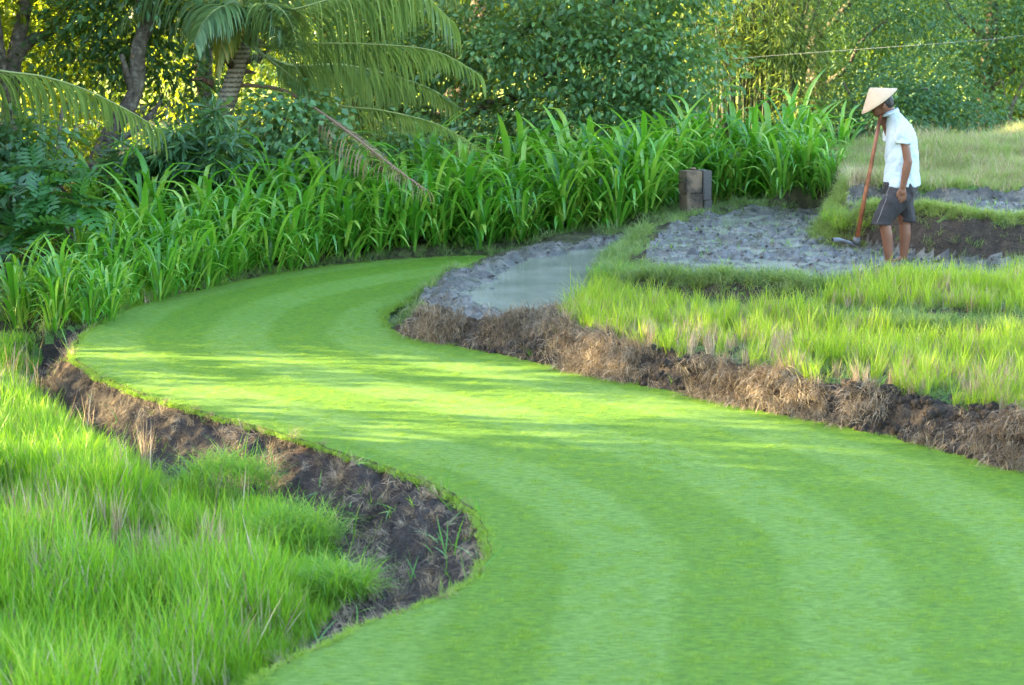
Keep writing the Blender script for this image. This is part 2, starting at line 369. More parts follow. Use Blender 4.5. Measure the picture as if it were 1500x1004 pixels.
# lumps in the left field, rise under the wood
H += (sdF > 0) * .05 * fbm(x, y, 1.3, 61, 2)
H += sstep(0, .6, sdA) * (.16 * fbm(x, y, .5, 71, 2)) 
def line_at(px, z): return smooth_line(gp(px, z), 3)
BUND1 = line_at([(940, 340), (908, 358), (893, 376), (900, 392), (955, 399), (1040, 409), (1120, 416), (1190, 425), (1245, 424)], .42)
BUND2 = line_at([(1246, 279), (1226, 284), (1220, 297), (1240, 306), (1290, 310), (1340, 314), (1400, 320), (1500, 326), (1800, 331)], .76)
BUND3 = line_at([(1060, 440), (1120, 441), (1200, 449), (1300, 458), (1500, 468), (1700, 478)], .42)
for B_, h_, w_ in ((BUND1, .09, .16), (BUND2, .04, .12), (BUND3, .06, .15)):
    d_, _ = poly_dist(P0, B_, False); H += h_ * np.exp(-(d_ / w_) ** 2)
GH = H.reshape(NR, NCc)
def height(px_, py_):
    py_ = np.clip(py_, ys[0], ys[-1]); fi = np.log(py_ / ys[0]) / math.log(62 / 5.2) * (NR - 1)
    s_ = px_ / (py_ + 1.0); a = np.abs(s_); uu = np.where(a < .385 * .75, a / .385, (a + .75 * 2.2) / (.385 + 2.2))
    fj = (np.sign(s_) * uu + 1) / 2 * (NCc - 1); fi = np.clip(fi, 0, NR - 1.001); fj = np.clip(fj, 0, NCc - 1.001)
    i = fi.astype(int); j = fj.astype(int); a = fi - i; b = fj - j
    return (GH[i, j] * (1 - a) * (1 - b) + GH[i + 1, j] * a * (1 - b) + GH[i, j + 1] * (1 - a) * b + GH[i + 1, j + 1] * a * b)
VV = np.column_stack([P0, H])
idx = np.arange(NR * NCc).reshape(NR, NCc)
FF = np.stack([idx[:-1, :-1], idx[:-1, 1:], idx[1:, 1:], idx[1:, :-1]], -1).reshape(-1, 4)
fm = lambda a: a[FF].mean(1)
fL, fF, fP, fR, fS, fT, fU, fA, fB, fW = [fm(a) for a in (sdL, sdF, sdP, sdR, sdS, sdT, sdU, sdA, sdB, sdW)]
fx, fy = fm(x), fm(y)
reg = np.full(len(FF), 3)                         # 3 grassy bank
rightbank = (fx > -2.2) & (fR < .02) & (fS < 0) & (fT < 0) & (fP < .03) & (fF < -1.0) & (fL > -1.35) & (fy < 17.5)
dPterr = np.minimum(-fT, -fS)
rightbank &= (dPterr > .45) | (fL > -.5)
reg[rightbank] = 2
reg[(fL < 0) & (fF < 0) & (fx < 1.5) & (fL > -1.4) & ((-fF) < 1.2) & ~rightbank & (fP < -.3) & (fB < -.05)] = 1
reg[fF > 0] = 4
reg[(fP > -.02) | (fT > -.03) | (fU > -.02)] = 5
reg[(fB > 0) | ((fy > 20.5) & (fx < 6) & (fT < 0) & (fU < 0) & (fA < 0) & (fP < 0))] = 6
reg[(fy > 24) & (fA < 0) & (fU < 0) & (fx > 6)] = 3
reg[fW > 0] = 6
reg[fA > 0] = 7
qz = VV[FF][:, :, 2]; steep = (qz.max(1) - qz.min(1)) / (.0042 * fy + .0)
steep = np.where(reg == 3, steep, 0); reg[(steep > .5) & (fy < 30) & (fx > .5)] = 8
st5 = (qz.max(1) - qz.min(1)) / (.0042 * fy); reg[(reg == 5) & (fU > -.3) & (fU < .12) & (st5 > .9) & (qz.mean(1) < .74)] = 8
reg[fL > 0] = 0
# stripe coordinate of the mown lawn
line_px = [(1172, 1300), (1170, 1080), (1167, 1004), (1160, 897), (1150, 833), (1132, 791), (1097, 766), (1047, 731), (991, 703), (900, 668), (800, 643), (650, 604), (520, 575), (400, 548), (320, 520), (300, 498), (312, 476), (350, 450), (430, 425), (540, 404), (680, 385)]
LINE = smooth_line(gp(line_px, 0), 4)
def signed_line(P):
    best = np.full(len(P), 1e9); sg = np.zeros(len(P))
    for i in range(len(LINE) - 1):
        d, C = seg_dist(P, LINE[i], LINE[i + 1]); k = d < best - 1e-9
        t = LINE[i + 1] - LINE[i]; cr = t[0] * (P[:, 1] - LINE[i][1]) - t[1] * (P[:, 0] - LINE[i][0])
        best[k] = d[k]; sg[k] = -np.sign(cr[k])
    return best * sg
sheen_dist = signed_line(P0)
def region_obj(name, r, mat, smooth=True, **k):
    f = FF[reg == r]; used, inv = np.unique(f, return_inverse=True)
    me = mk_mesh(name, VV[used], inv.reshape(-1, 4), mat, smooth, {'sheen_dist': ('POINT', sheen_dist[used])} if r == 0 else None)
    return mk_obj(name, me, kind='structure', **k)
reg[((reg == 3) | (reg == 8)) & (fT > -.3) & (fx > 3.0) & (fy > 18.2) & (fS < -.12) & (qz.mean(1) < .47)] = 5
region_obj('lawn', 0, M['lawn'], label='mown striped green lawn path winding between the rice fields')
region_obj('soil_bank', 1, M['soil'], label='bare dark soil slope on the left of the lawn')
region_obj('soil_bank', 2, M['bank_soil'], label='earth bank with dead roots on the right of the lawn')
region_obj('grass_bank', 3, M['turfbase'], label='grassy banks between the terraces')
region_obj('terrace_bank', 8, M['bank_soil'], label='steep earthen risers between the terraces')
region_obj('field_ground', 4, M['turfbase'], label='ground of the low field on the left')
region_obj('paddy_mud', 5, M['mud'], label='wet grey mud of the flooded paddies')
region_obj('forest_floor', 6, M['litter'], label='leaf litter floor under the trees')
region_obj('far_field', 7, M['turfbase'], label='pale grassy field behind the terraces')
# the ground all round, out to the horizon
gx = np.array([-600, -200, -80, -40, 40, 80, 200, 600.]); gy = np.array([-200, -50, 3, 5, 30, 70, 200, 900.])
GX, GY = np.meshgrid(gx, gy, indexing='ij'); gi = np.arange(64).reshape(8, 8)
mk_obj('ground', mk_mesh('ground', np.column_stack([GX.ravel(), GY.ravel(), np.where(GY.ravel() > 65, .3, -.75)]),
       np.stack([gi[:-1, :-1], gi[1:, :-1], gi[1:, 1:], gi[:-1, 1:]], -1).reshape(-1, 4), M['turfbase']), kind='structure')

def water(name, poly, z, label):
    n = len(poly); c = poly.mean(0)
    V = np.vstack([np.column_stack([poly, np.full(n, z)]), [[c[0], c[1], z]]])
    mk_obj(name, mk_mesh(name, V, np.array([[i, (i + 1) % n, n] for i in range(n)]), M['water']), kind='structure', label=label)
def grow(poly, k):
    a = poly; n = len(a); e = np.roll(a, -1, 0) - np.roll(a, 1, 0); nn = nrm(np.stack([e[:, 1], -e[:, 0]], 1))
    A = .5 * np.sum(a[:, 0] * np.roll(a[:, 1], -1) - np.roll(a[:, 0], -1) * a[:, 1]); return a + nn * k * (1 if A > 0 else -1)
water('pool_water', grow(WP, .18), .168, 'shallow muddy water in the lower curved paddy')
water('paddy_water', grow(TERR, -.03), .398, 'water film between the clods where the farmer works')
water('paddy_water', grow(UPPER, -.28), .758, 'water film on the upper terrace')
water('puddle', grow(NK, .06), -.085, 'small dark puddle in the nook beside the lawn')

# ------------------------------------------------------------------ scattering
def gn_scatter(name, pts, rots, scl, protos, mat, label, kind='stuff'):
    me = bpy.data.meshes.new(name); me.vertices.add(len(pts)); me.vertices.foreach_set('co', np.asarray(pts, np.float32).ravel())
    a = me.attributes.new('rot', 'FLOAT_VECTOR', 'POINT'); a.data.foreach_set('vector', np.asarray(rots, np.float32).ravel())
    a = me.attributes.new('scl', 'FLOAT_VECTOR', 'POINT')
    scl = np.asarray(scl, np.float32); scl = np.repeat(scl[:, None], 3, 1) if scl.ndim == 1 else scl
    a.data.foreach_set('vector', scl.ravel())
    a = me.attributes.new('pid', 'INT', 'POINT'); a.data.foreach_set('value', rng.integers(0, len(protos), len(pts)).astype(np.int32))
    o = mk_obj(name, me, kind=kind, label=label)
    ng = bpy.data.node_groups.new(name + '_scatter', 'GeometryNodeTree')
    ng.interface.new_socket('Geometry', in_out='INPUT', socket_type='NodeSocketGeometry'); ng.interface.new_socket('Geometry', in_out='OUTPUT', socket_type='NodeSocketGeometry')
    gi_ = ng.nodes.new('NodeGroupInput'); go = ng.nodes.new('NodeGroupOutput'); L = ng.links.new
    iop = ng.nodes.new('GeometryNodeInstanceOnPoints'); g2i = ng.nodes.new('GeometryNodeGeometryToInstance')
    for p in protos:
        oi = ng.nodes.new('GeometryNodeObjectInfo'); oi.inputs['Object'].default_value = p; L(oi.outputs['Geometry'], g2i.inputs[0])
    def att(n, t):
        q = ng.nodes.new('GeometryNodeInputNamedAttribute'); q.data_type = t; q.inputs[0].default_value = n; return q.outputs[0]
    L(gi_.outputs[0], iop.inputs['Points']); L(g2i.outputs[0], iop.inputs['Instance']); iop.inputs['Pick Instance'].default_value = True
    L(att('pid', 'INT'), iop.inputs['Instance Index'])
    e2r = ng.nodes.new('FunctionNodeEulerToRotation'); L(att('rot', 'FLOAT_VECTOR'), e2r.inputs[0]); L(e2r.outputs[0], iop.inputs['Rotation'])
    L(att('scl', 'FLOAT_VECTOR'), iop.inputs['Scale']); L(iop.outputs[0], go.inputs[0])
    md = o.modifiers.new('scatter', 'NODES'); md.node_group = ng
    return o
def sample_faces(mask, n, weight=None):
    f = np.nonzero(mask)[0]; q = VV[FF[f]]
    ar = .5 * np.abs(np.cross(q[:, 2, :2] - q[:, 0, :2], q[:, 3, :2] - q[:, 1, :2]))
    if weight is not None: ar = ar * weight[f]
    k = rng.choice(len(f), n, p=ar / ar.sum()); q = q[k]; a = rng.random(n)[:, None]; b = rng.random(n)[:, None]
    return (q[:, 0] * (1 - a) + q[:, 1] * a) * (1 - b) + (q[:, 3] * (1 - a) + q[:, 2] * a) * b, f[k]
def blades(n, rad, hmin, hmax, wid, lean, curl, segs=3, seed=0, up=.0, fan=None):
    """one tuft of n blades as arrays"""
    g = np.random.default_rng(seed)
    th = g.random(n) * 2 * np.pi; rr = rad * np.sqrt(g.random(n)); b = np.stack([rr * np.cos(th), rr * np.sin(th), np.full(n, -.02)], 1)
    az = g.random(n) * 2 * np.pi if fan is None else g.normal(0, fan, n); L = g.uniform(hmin, hmax, n); ln = g.uniform(.2, 1, n) * lean; cu = g.uniform(.3, 1, n) * curl
    out = np.stack([np.cos(az), np.sin(az), 0 * az], 1); side = np.stack([-np.sin(az + g.normal(0, .7, n)), np.cos(az), 0 * az], 1); side = nrm(side)
    V = []; T = []
    pos = b.copy(); ang = ln.copy()
    for k in range(segs + 1):
        t = k / segs; w = wid * (1 - t ** 1.7) * (.75 + .5 * min(t * 3, 1)) * .6
        if k < segs: V += [pos - side * w / 2, pos + side * w / 2]; T += [t, t]
        else: V += [pos]; T += [t]
        ang2 = ang + cu * t * 1.6
        pos = pos + (out * np.sin(ang2)[:, None] + np.array([0, 0, 1.]) * np.cos(ang2)[:, None]) * (L / segs)[:, None]
    nv = 2 * segs + 1; V = np.stack(V, 1).reshape(-1, 3); base = np.arange(n)[:, None] * nv
    quads = np.concatenate([base + np.array([[2 * k, 2 * k + 1, 2 * k + 3, 2 * k + 2]]) for k in range(segs - 1)]) if segs > 1 else np.zeros((0, 4), int)
    tris = base + np.array([[2 * segs - 2, 2 * segs - 1, 2 * segs]])
    r = g.random(n); rnd = np.concatenate([np.tile(r, segs - 1), r]); tip = np.tile(np.array(T), n)
    return V, [quads, tris], {'rnd': ('FACE', rnd), 'tip': ('POINT', np.clip(tip * 2.2, 0, 1))}
def tuft_protos(name, k, mat, **a):
    out = []
    for i in range(k):
        V, Fc, at = blades(seed=100 + i, **a); out.append(bpy.data.objects.new(name, mk_mesh(name, V, Fc, mat, False, at)))
    return out
def rots_z(n, tilt=.08): return np.stack([rng.normal(0, tilt, n), rng.normal(0, tilt, n), rng.random(n) * 6.283], 1)
def inview(fxx, fyy, m=.33): return (np.abs(fxx) < m * fyy + .8)

vis = inview(fx, fy)
# left field: long grass
p_ = tuft_protos('grass_tuft', 6, M['grass'], n=17, rad=.06, hmin=.10, hmax=.28, wid=.010, lean=.38, curl=.7) + tuft_protos('grass_tuft', 3, M['grass'], n=9, rad=.03, hmin=.2, hmax=.40, wid=.011, lean=.3, curl=.5) + tuft_protos('dry_tuft', 1, M['straw'], n=12, rad=.04, hmin=.12, hmax=.30, wid=.007, lean=.4, curl=.6)
clump = fbm(fx, fy, 1.7, 5, 2)
pts, fi = sample_faces(((reg == 4) | ((reg == 6) & (fx < -2.5) & (fy < 20.5) & (fB < .3))) & vis & (fy < 26), 14000, 1 / (.5 + fy * .03) * np.clip(1.0 + 1.5 * clump, .15, 3))
edge = np.where(reg[fi] == 4, np.clip(.35 + .65 * fF[fi] / .4, .35, 1), .6)
gn_scatter('tall_grass', pts, rots_z(len(pts), .12), (.72 + .4 * rng.random(len(pts)) + .75 * fbm(pts[:, 0], pts[:, 1], 1.6, 77, 3)) * edge, p_, None, 'long bright green grass filling the low field on the left')
p_ = tuft_protos('rice_tuft', 6, M['rice'], n=13, rad=.028, hmin=.10, hmax=.36, wid=.011, lean=.28, curl=.5) + tuft_protos('low_tuft', 2, M['bankgrass'], n=16, rad=.05, hmin=.06, hmax=.16, wid=.008, lean=.8, curl=.8) + tuft_protos('dry_tuft', 3, M['straw'], n=16, rad=.03, hmin=.10, hmax=.24, wid=.008, lean=.35, curl=.3)
m_ = ((reg == 3) & ((fR > -.03) | (fS > -.05))) | ((reg == 2) & (fR > -.02))
pts, fi = sample_faces(m_ & vis, 5400, np.clip(1 + 2.6 * fbm(fx, fy, 3.5, 6, 3), .08, 3))
gn_scatter('rice_plants', pts, rots_z(len(pts), .1), .6 + .45 * rng.random(len(pts)) + .2 * fbm(pts[:, 0], pts[:, 1], 1.8, 88, 2), p_, None, 'young bright green rice shoots on the terraces right of the lawn')
p_ = tuft_protos('seed_head', 4, M['straw'], n=4, rad=.03, hmin=.24, hmax=.40, wid=.011, lean=.25, curl=.3)
pts, fi = sample_faces((reg == 4) & vis & (fy < 20), 280, np.clip(.3 + 2 * fbm(fx, fy, 1.1, 41, 2), .02, 3))
gn_scatter('seed_stalks', pts, rots_z(len(pts), .15), .7 + .5 * rng.random(len(pts)), p_, None, 'pale dry seed stalks scattered through the long grass')
# short grass on banks and edges
p_ = tuft_protos('bank_tuft', 5, M['bankgrass'], n=22, rad=.05, hmin=.05, hmax=.13, wid=.006, lean=.9, curl=1.0)
m_ = ((reg == 3) | ((reg == 8) & (rng.random(len(reg)) < .22)) | ((reg == 6) & (fy < 19.5) & (fB < .2)) | ((reg == 6) & (fB > -.8) & (fB < .3) & (fy < 25)) | ((reg == 6) & (fx > 2.6) & (fx < 7.5) & (fy > 22.3) & (fy < 31))) & vis & (fy < 40)
pts, fi = sample_faces(m_, 12000, 1 / (.4 + .03 * fy) * (.8 + .7 * fbm(fx, fy, 2, 9, 2)))
gn_scatter('bank_grass', pts, rots_z(len(pts), .3), .8 + .7 * rng.random(len(pts)), p_, None, 'short matted grass on the banks between terraces')
p_ = tuft_protos('field_tuft', 5, M['farfield'], n=24, rad=.08, hmin=.14, hmax=.34, wid=.009, lean=.6, curl=.8) + tuft_protos('dry_tuft', 2, M['straw'], n=22, rad=.09, hmin=.14, hmax=.36, wid=.008, lean=.6, curl=.7)
m_ = (reg == 7) & vis
pts, fi = sample_faces(m_, 12000)
gn_scatter('dry_field_grass', pts, rots_z(len(pts), .2), .45 + .45 * rng.random(len(pts)) + .7 * fbm(pts[:, 0], pts[:, 1], .8, 13, 2), p_, None, 'pale half dry grass of the field behind the farmer')
for nm_, B_, n_, mt_, w_, lb_ in (('bund_grass', BUND1, 1100, M['bankgrass'], .11, 'thick grass on the curved bund between the two flooded plots'), ('bund_grass', BUND2, 2400, M['rimgrass'], .13, 'pale grass topping the step behind the farmer'), ('bund_grass', BUND3, 1700, M['bankgrass'], .15, 'matted green grass on the low bund across the rice')):
    sg_ = np.diff(B_, axis=0); sl_ = np.hypot(*sg_.T); k_ = rng.choice(len(sg_), n_, p=sl_ / sl_.sum()); pp_ = B_[k_] + sg_[k_] * rng.random(n_)[:, None] + rng.normal(0, w_ * .7, (n_, 2))
    gn_scatter(nm_, np.column_stack([pp_, height(*pp_.T)]), rots_z(n_, .35), (.55 if B_ is BUND2 else .75) + .6 * rng.random(n_), tuft_protos('bund_tuft', 4, mt_, n=24, rad=.05, hmin=.07, hmax=.17, wid=.008, lean=1.0, curl=1.3), None, lb_)
# lawn
p_ = tuft_protos('lawn_tuft', 5, M['lawnblade'], n=60, rad=.055, hmin=.010, hmax=.022, wid=.0035, lean=.8, curl=.6, segs=2)
pts, fi = sample_faces((reg == 0) & vis & (fy < 24), 5000, 1 / (.5 + .02 * fy))
pts[:, 2] += .014
gn_scatter('lawn_grass', pts, rots_z(len(pts), .1), .6 + .4 * rng.random(len(pts)), p_, None, 'closely mown grass blades of the lawn')
# shaggy edge of the turf
ed = LAWN; seg = np.roll(ed, -1, 0) - ed; sl = np.hypot(*seg.T)
kk = rng.choice(len(ed), 9000, p=sl / sl.sum()); ep = ed[kk] + seg[kk] * rng.random(9000)[:, None] + rng.normal(0, .022, (9000, 2))
kp = (ep[:, 1] > 6) & (ep[:, 1] < 26) & (np.abs(ep[:, 0]) < .33 * ep[:, 1] + .5); ep = ep[kp]
p_ = tuft_protos('edge_tuft', 5, M['lawnblade'], n=22, rad=.03, hmin=.02, hmax=.055, wid=.0045, lean=1.1, curl=1.0)
gn_scatter('lawn_edge_grass', np.column_stack([ep, height(*ep.T) * 0 - .005]), rots_z(len(ep), .2), .6 + .6 * rng.random(len(ep)), p_, None, 'ragged turf fringe along the edges of the lawn')
# roots and straw hanging over the right-hand bank, crumbs on the left-hand slope
p_ = tuft_protos('root_tuft', 7, M['thatch'], n=26, rad=.06, hmin=.10, hmax=.26, wid=.007, lean=1.0, curl=2.0, segs=4, fan=.55)
pts, fi = sample_faces((reg == 2) & vis, 1700, .03 + 1.0 * sstep(-.2, .3, fbm(fx, fy, 2.5, 15, 2)))
gn_scatter('dead_root_thatch', pts, np.stack([rng.normal(0, .3, len(pts)), rng.normal(0, .3, len(pts)), rng.normal(-1.9, .6, len(pts))], 1), .55 + .6 * rng.random(len(pts)), p_, None, 'brown dead roots and straw matted over the earth bank')
pts, fi = sample_faces((reg == 1) & vis, 650)
gn_scatter('soil_litter', pts, rots_z(len(pts), .7), .3 + .4 * rng.random(len(pts)), p_, None, 'dry root scraps on the bare soil slope')
p_ = tuft_protos('fallen_tuft', 4, M['strap'], n=3, rad=.03, hmin=.12, hmax=.26, wid=.014, lean=1.5, curl=.5)
pts, fi = sample_faces((reg == 1) & vis, 70, np.where(fy < 13, 3., 1.))
gn_scatter('fallen_leaves', pts + [0, 0, .02], rots_z(len(pts), .3), .7 + .5 * rng.random(len(pts)), p_, None, 'torn green leaf blades lying on the dark soil slope')
# clods
def clod(seed):
    g = np.random.default_rng(seed); bm_v = []; n1, n2 = 6, 4; V = []
    for j in range(n2 + 1):
        for i in range(n1):
            a = i / n1 * 6.283; b = (j / n2 - .5) * 3.14; r = .5 * (1 + g.normal(0, .16)); V.append((r * math.cos(a) * math.cos(b), r * math.sin(a) * math.cos(b), .7 * r * math.sin(b)))
    Fq = [[j * n1 + i, j * n1 + (i + 1) % n1, (j + 1) * n1 + (i + 1) % n1, (j + 1) * n1 + i] for j in range(n2) for i in range(n1)]
    return np.array(V), np.array(Fq)
def clods(name, mask, n, smin, smax, mat, label, w=None):
    pr = [bpy.data.objects.new('clod', mk_mesh('clod', *clod(i), mat, True)) for i in range(4)]
    pts, fi = sample_faces(mask & vis, n, w); s = smin + (smax - smin) * rng.random(n) ** 3
    gn_scatter(name, pts, rng.random((n, 3)) * 6, s, pr, None, label)
clods('soil_crumbs', reg == 1, 3500, .005, .02, M['soil'], 'small crumbs of dark soil on the bare slope')
clods('bank_clods', reg == 2, 3800, .012, .10, M['bank_soil'], 'clods of earth on the right-hand bank')
clods('mud_clods', reg == 5, 7000, .010, .045, M['mud'], 'lumps of wet mud standing out of the paddy water')
# sparse weeds on soil
p_ = tuft_protos('weed_tuft', 4, M['grass'], n=5, rad=.015, hmin=.05, hmax=.13, wid=.007, lean=.8, curl=.6)
pts, fi = sample_faces(((reg == 1) | (reg == 2) | (reg == 5)) & vis & (fP < -.02), 330)
gn_scatter('weed_sprouts', pts, rots_z(len(pts), .2), .7 + .6 * rng.random(len(pts)), p_, None, 'scattered green weed sprouts on bare soil and mud')

# ------------------------------------------------------------------ strap-leaved plants
def strap_leaf(L, wd, bend, kink, seed):
    g = np.random.default_rng(seed); n = 9; V = []; pos = np.array([0, 0, 0.]); ang = .05; tw = g.normal(0, .25)
    T = []
    for k in range(n + 1):
        t = k / n; w = wd * (.55 + .45 * math.sin(min(1, t * 1.8) * 1.57)) * (1 - max(0, (t - .5) / .5) ** 2.2) + .002
        s = np.array([math.sin(tw * t), math.cos(tw * t), 0]); f = np.array([math.sin(ang), 0, math.cos(ang)]); up = np.cross(f, s)
        V += [pos - s * w / 2 + up * w * .22, pos, pos + s * w / 2 + up * w * .22]; T += [min(1, .3 + t)] * 3
        ang += bend / n * (.4 + 1.3 * t) + kink * math.exp(-((t - .62) / .09) ** 2) * .55
        ang = min(ang, 2.95); pos = pos + np.array([math.sin(ang), 0, math.cos(ang)]) * L / n
    Fq = []
    for k in range(n):
        a = 3 * k; Fq += [[a, a + 1, a + 4, a + 3], [a + 1, a + 2, a + 5, a + 4]]
    return np.array(V), np.array(Fq), T
leafvars = []
for i in range(22):
    g = np.random.default_rng(500 + i)
    V, Fq, T = strap_leaf(g.uniform(.5, .82), g.uniform(.036, .062), g.uniform(.2, 1.2), g.choice([.3, .9, 1.3, 1.7]), i)
    leafvars.append(mk_mesh('leaf', V, Fq, M['strap'], True, {'rnd': ('FACE', np.full(len(Fq), g.random())), 'tip': ('POINT', T)}))
def strap_plant(x_, y_, z_, s, nl):
    pxl = 750 + F_PX * x_ / y_
    lab, grp = (('strap leaved plant at the left end of the bed beside the breadfruit tree', 'strap leaved plants at the left end') if pxl < 230 else
                ('green strap leaved plant below the palm at the far bend of the lawn', 'strap leaved plants below the palm') if pxl < 560 else
                ('tall strap leaved plant in the bed behind the lower muddy pool', 'strap leaved plants behind the pool') if pxl < 990 else
                ('tall strap leaved plant right of the concrete post in front of the bamboo', 'strap leaved plants right of the post'))
    o = empty('strap_leaved_plant', (x_, y_, z_), lab, 'plant', grp)
    for k in range(nl):
        q = k / nl; lf = mk_obj('leaf', leafvars[rng.integers(len(leafvars))], o)
        tilt = rng.uniform(.02, .62) ** 1.0 * (.5 + .7 * q); zb = (1 - q) * .46 * s * rng.uniform(.6, 1.15)
        sc = s * rng.uniform(.8, 1.1) * (1 - .2 * q)
        lf.matrix_basis = Matrix.Rotation(k * 2.4 + rng.normal(0, .4), 4, 'Z') @ Matrix.Translation((rng.uniform(.0, .13), 0, zb)) @ Matrix.Rotation(tilt, 4, 'Y') @ Matrix.Scale(sc, 4)
    return o
gz2 = lambda p: float(height(np.array([p[0]]), np.array([p[1]]))[0])
front_px = [(60, 476, 0), (110, 474, 0), (150, 456, 0), (200, 441, 0), (250, 429, 0), (300, 417, 0), (350, 405, 0), (400, 396, 0), (450, 388, 0), (510, 380, 0), (570, 374, 0), (630, 370, 0), (690, 367, .02), (750, 358, .05),
            (810, 350, .1), (870, 343, .15), (920, 337, .2), (965, 324, .25), (1050, 305, .3), (1110, 302, .33), (1170, 300, .36), (1205, 294, .4)]
fr = np.array([G(a, b, c) for a, b, c in front_px]); fr = smooth_line(fr, 4)
seg = np.diff(fr, axis=0); cum = np.concatenate([[0], np.cumsum(np.hypot(seg[:, 0], seg[:, 1]))])
BACK = 0
for row, (off, step, s0) in enumerate([(-.12, .25, .92), (.2, .26, 1.14), (.6, .32, 1.26), (1.1, .38, 1.32), (1.7, .46, 1.34), (2.4, .55, 1.34)]):
    t = rng.uniform(0, .2)
    while t < cum[-1]:
        k = min(np.searchsorted(cum, t, side='right') - 1, len(seg) - 1); p = fr[k] + seg[k] * (t - cum[k]) / max(cum[k + 1] - cum[k], 1e-6)
        fr_t = t / cum[-1]
        nx, ny = (-seg[k][1], seg[k][0]) / np.hypot(*seg[k][:2]); o2 = off
        X = p[0] + nx * o2 + rng.normal(0, .08); Y = p[1] + ny * o2 + rng.normal(0, .11)
        if not (fr_t < .25 and row > 2) and not (fr_t < .12 and row > 1 and rng.random() < .6):
            sc = s0 * (.66 + .44 * sstep(0, .45, fr_t)) * rng.uniform(.88, 1.1)
            if 960 < 750 + F_PX * X / Y < 1045 and row == 0: sc = None
            if sc: strap_plant(X, Y, float(height(np.array([X]), np.array([Y]))[0]) - .02, sc, int(rng.integers(34, 42)) if row < 2 else 26)
        t += step * rng.uniform(.8, 1.2)

def ray_ground(px, py):
    r = ray(px, py); d = np.linspace(7, 48, 1200); t = d / r[1]; z = CAM_H + r[2] * t; h = height(r[0] * t, d); k = np.argmax(z < h); return np.array([r[0] * t[k], d[k], h[k]])
for k in range(26):
    g0 = ray_ground(rng.uniform(1060, 1228), rng.uniform(262, 303)); strap_plant(g0[0], g0[1], g0[2] - .02, rng.uniform(.7, 1.0) * (1 - .35 * (g0[0] / g0[1] > .155)), 22)
for px, py in () and ((1150, 288), (1168, 283), (1186, 281), (1204, 277), (1222, 275), (1243, 272), (1180, 270), (1200, 266), (1232, 264), (1213, 286), (1160, 272), (1252, 262)):
    g0 = G(px, py, .5); strap_plant(g0[0], g0[1], gz2(g0) - .03, rng.uniform(.7, .95), 20)
# ------------------------------------------------------------------ trees
def tube(pts, rad, ns=8):
    P = np.asarray(pts, float); n = len(P); rad = np.broadcast_to(np.asarray(rad, float), (n,)) if np.ndim(rad) else np.full(n, rad)
    T = nrm(np.gradient(P, axis=0)); ref = np.array([0, 1., 0]) if abs(T[0][1]) < .9 else np.array([1., 0, 0])
    V = []
    for i in range(n):
        a = nrm(np.cross(T[i], ref)); b = np.cross(T[i], a)
        th = np.arange(ns) / ns * 2 * np.pi; V.append(P[i] + rad[i] * (np.cos(th)[:, None] * a + np.sin(th)[:, None] * b))
    V = np.concatenate(V); F_ = [[i * ns + j, i * ns + (j + 1) % ns, (i + 1) * ns + (j + 1) % ns, (i + 1) * ns + j] for i in range(n - 1) for j in range(ns)]
    V = np.vstack([V, P[0], P[-1]]); c0, c1 = len(V) - 2, len(V) - 1
    caps = [[c0, (j + 1) % ns, j] for j in range(ns)] + [[c1, (n - 1) * ns + j, (n - 1) * ns + (j + 1) % ns] for j in range(ns)]
    return V, [np.array(F_), np.array(caps)]
def tube_obj(name, pts, r0, r1, mat, parent, ns=8, n=5, wob=.0, **k):
    P = smooth_line(pts, n); t = np.linspace(0, 1, len(P)); rad = r0 + (r1 - r0) * t; rad = rad * (1 + wob * rng.normal(0, 1, len(P)))
    V, F_ = tube(P, rad, ns); return mk_obj(name, mk_mesh(name, V, F_, mat, True), parent, **k)
def leaves(P, D, N, L, Wd, fold=.25):
    S = nrm(np.cross(D, N)); N = nrm(np.cross(S, D)); L = L[:, None]; Wd = Wd[:, None]
    a = P; b = P + D * L * .45 + S * Wd / 2 + N * Wd * fold; c = P + D * L; d = P + D * L * .45 - S * Wd / 2 + N * Wd * fold
    V = np.stack([a, b, c, d], 1).reshape(-1, 3); k = np.arange(len(P))[:, None] * 4
    return V, np.concatenate([k + [[0, 1, 2]], k + [[0, 2, 3]]])
def foliage(blobs, L, Wd, per=10, spread=.14, droop=.5, shell=.4, clump_rand=.55):
    """blobs: (centre, (rx,ry,rz), number of leaves). Twigs gather the leaves, gaps stay between the twigs."""
    Ps, Ds, rn = [], [], []
    for c, r, n in blobs:
        m = max(int(n / per), 1); d = nrm(rng.normal(0, 1, (m, 3))); rad = rng.random(m) ** shell
        tc = np.asarray(c) + d * rad[:, None] * np.asarray(r)
        q = np.repeat(tc, per, 0); dd = np.repeat(d, per, 0); off = rng.normal(0, spread, (m * per, 3)) * np.array([1, 1, .7])
        cr = np.repeat(rng.random(m), per)
        Ps.append(q + off); dr = nrm(dd * .5 + nrm(off) * .9 + np.array([0, 0, -droop]) + rng.normal(0, .25, (m * per, 3))); Ds.append(dr)
        rn.append(np.clip(cr * clump_rand + (1 - clump_rand) * rng.random(m * per), 0, 1))
    P = np.concatenate(Ps); D = np.concatenate(Ds); rn = np.concatenate(rn)
    N = nrm(np.array([0, 0, 1.]) + rng.normal(0, .55, P.shape)); n = len(P)
    V, F_ = leaves(P, D, N, L * rng.uniform(.7, 1.25, n), Wd * rng.uniform(.75, 1.2, n))
    return V, F_, {'rnd': ('FACE', np.tile(rn, 2))}
def gz(p): return float(height(np.array([p[0]]), np.array([p[1]]))[0]) if p[1] < 61 else .3
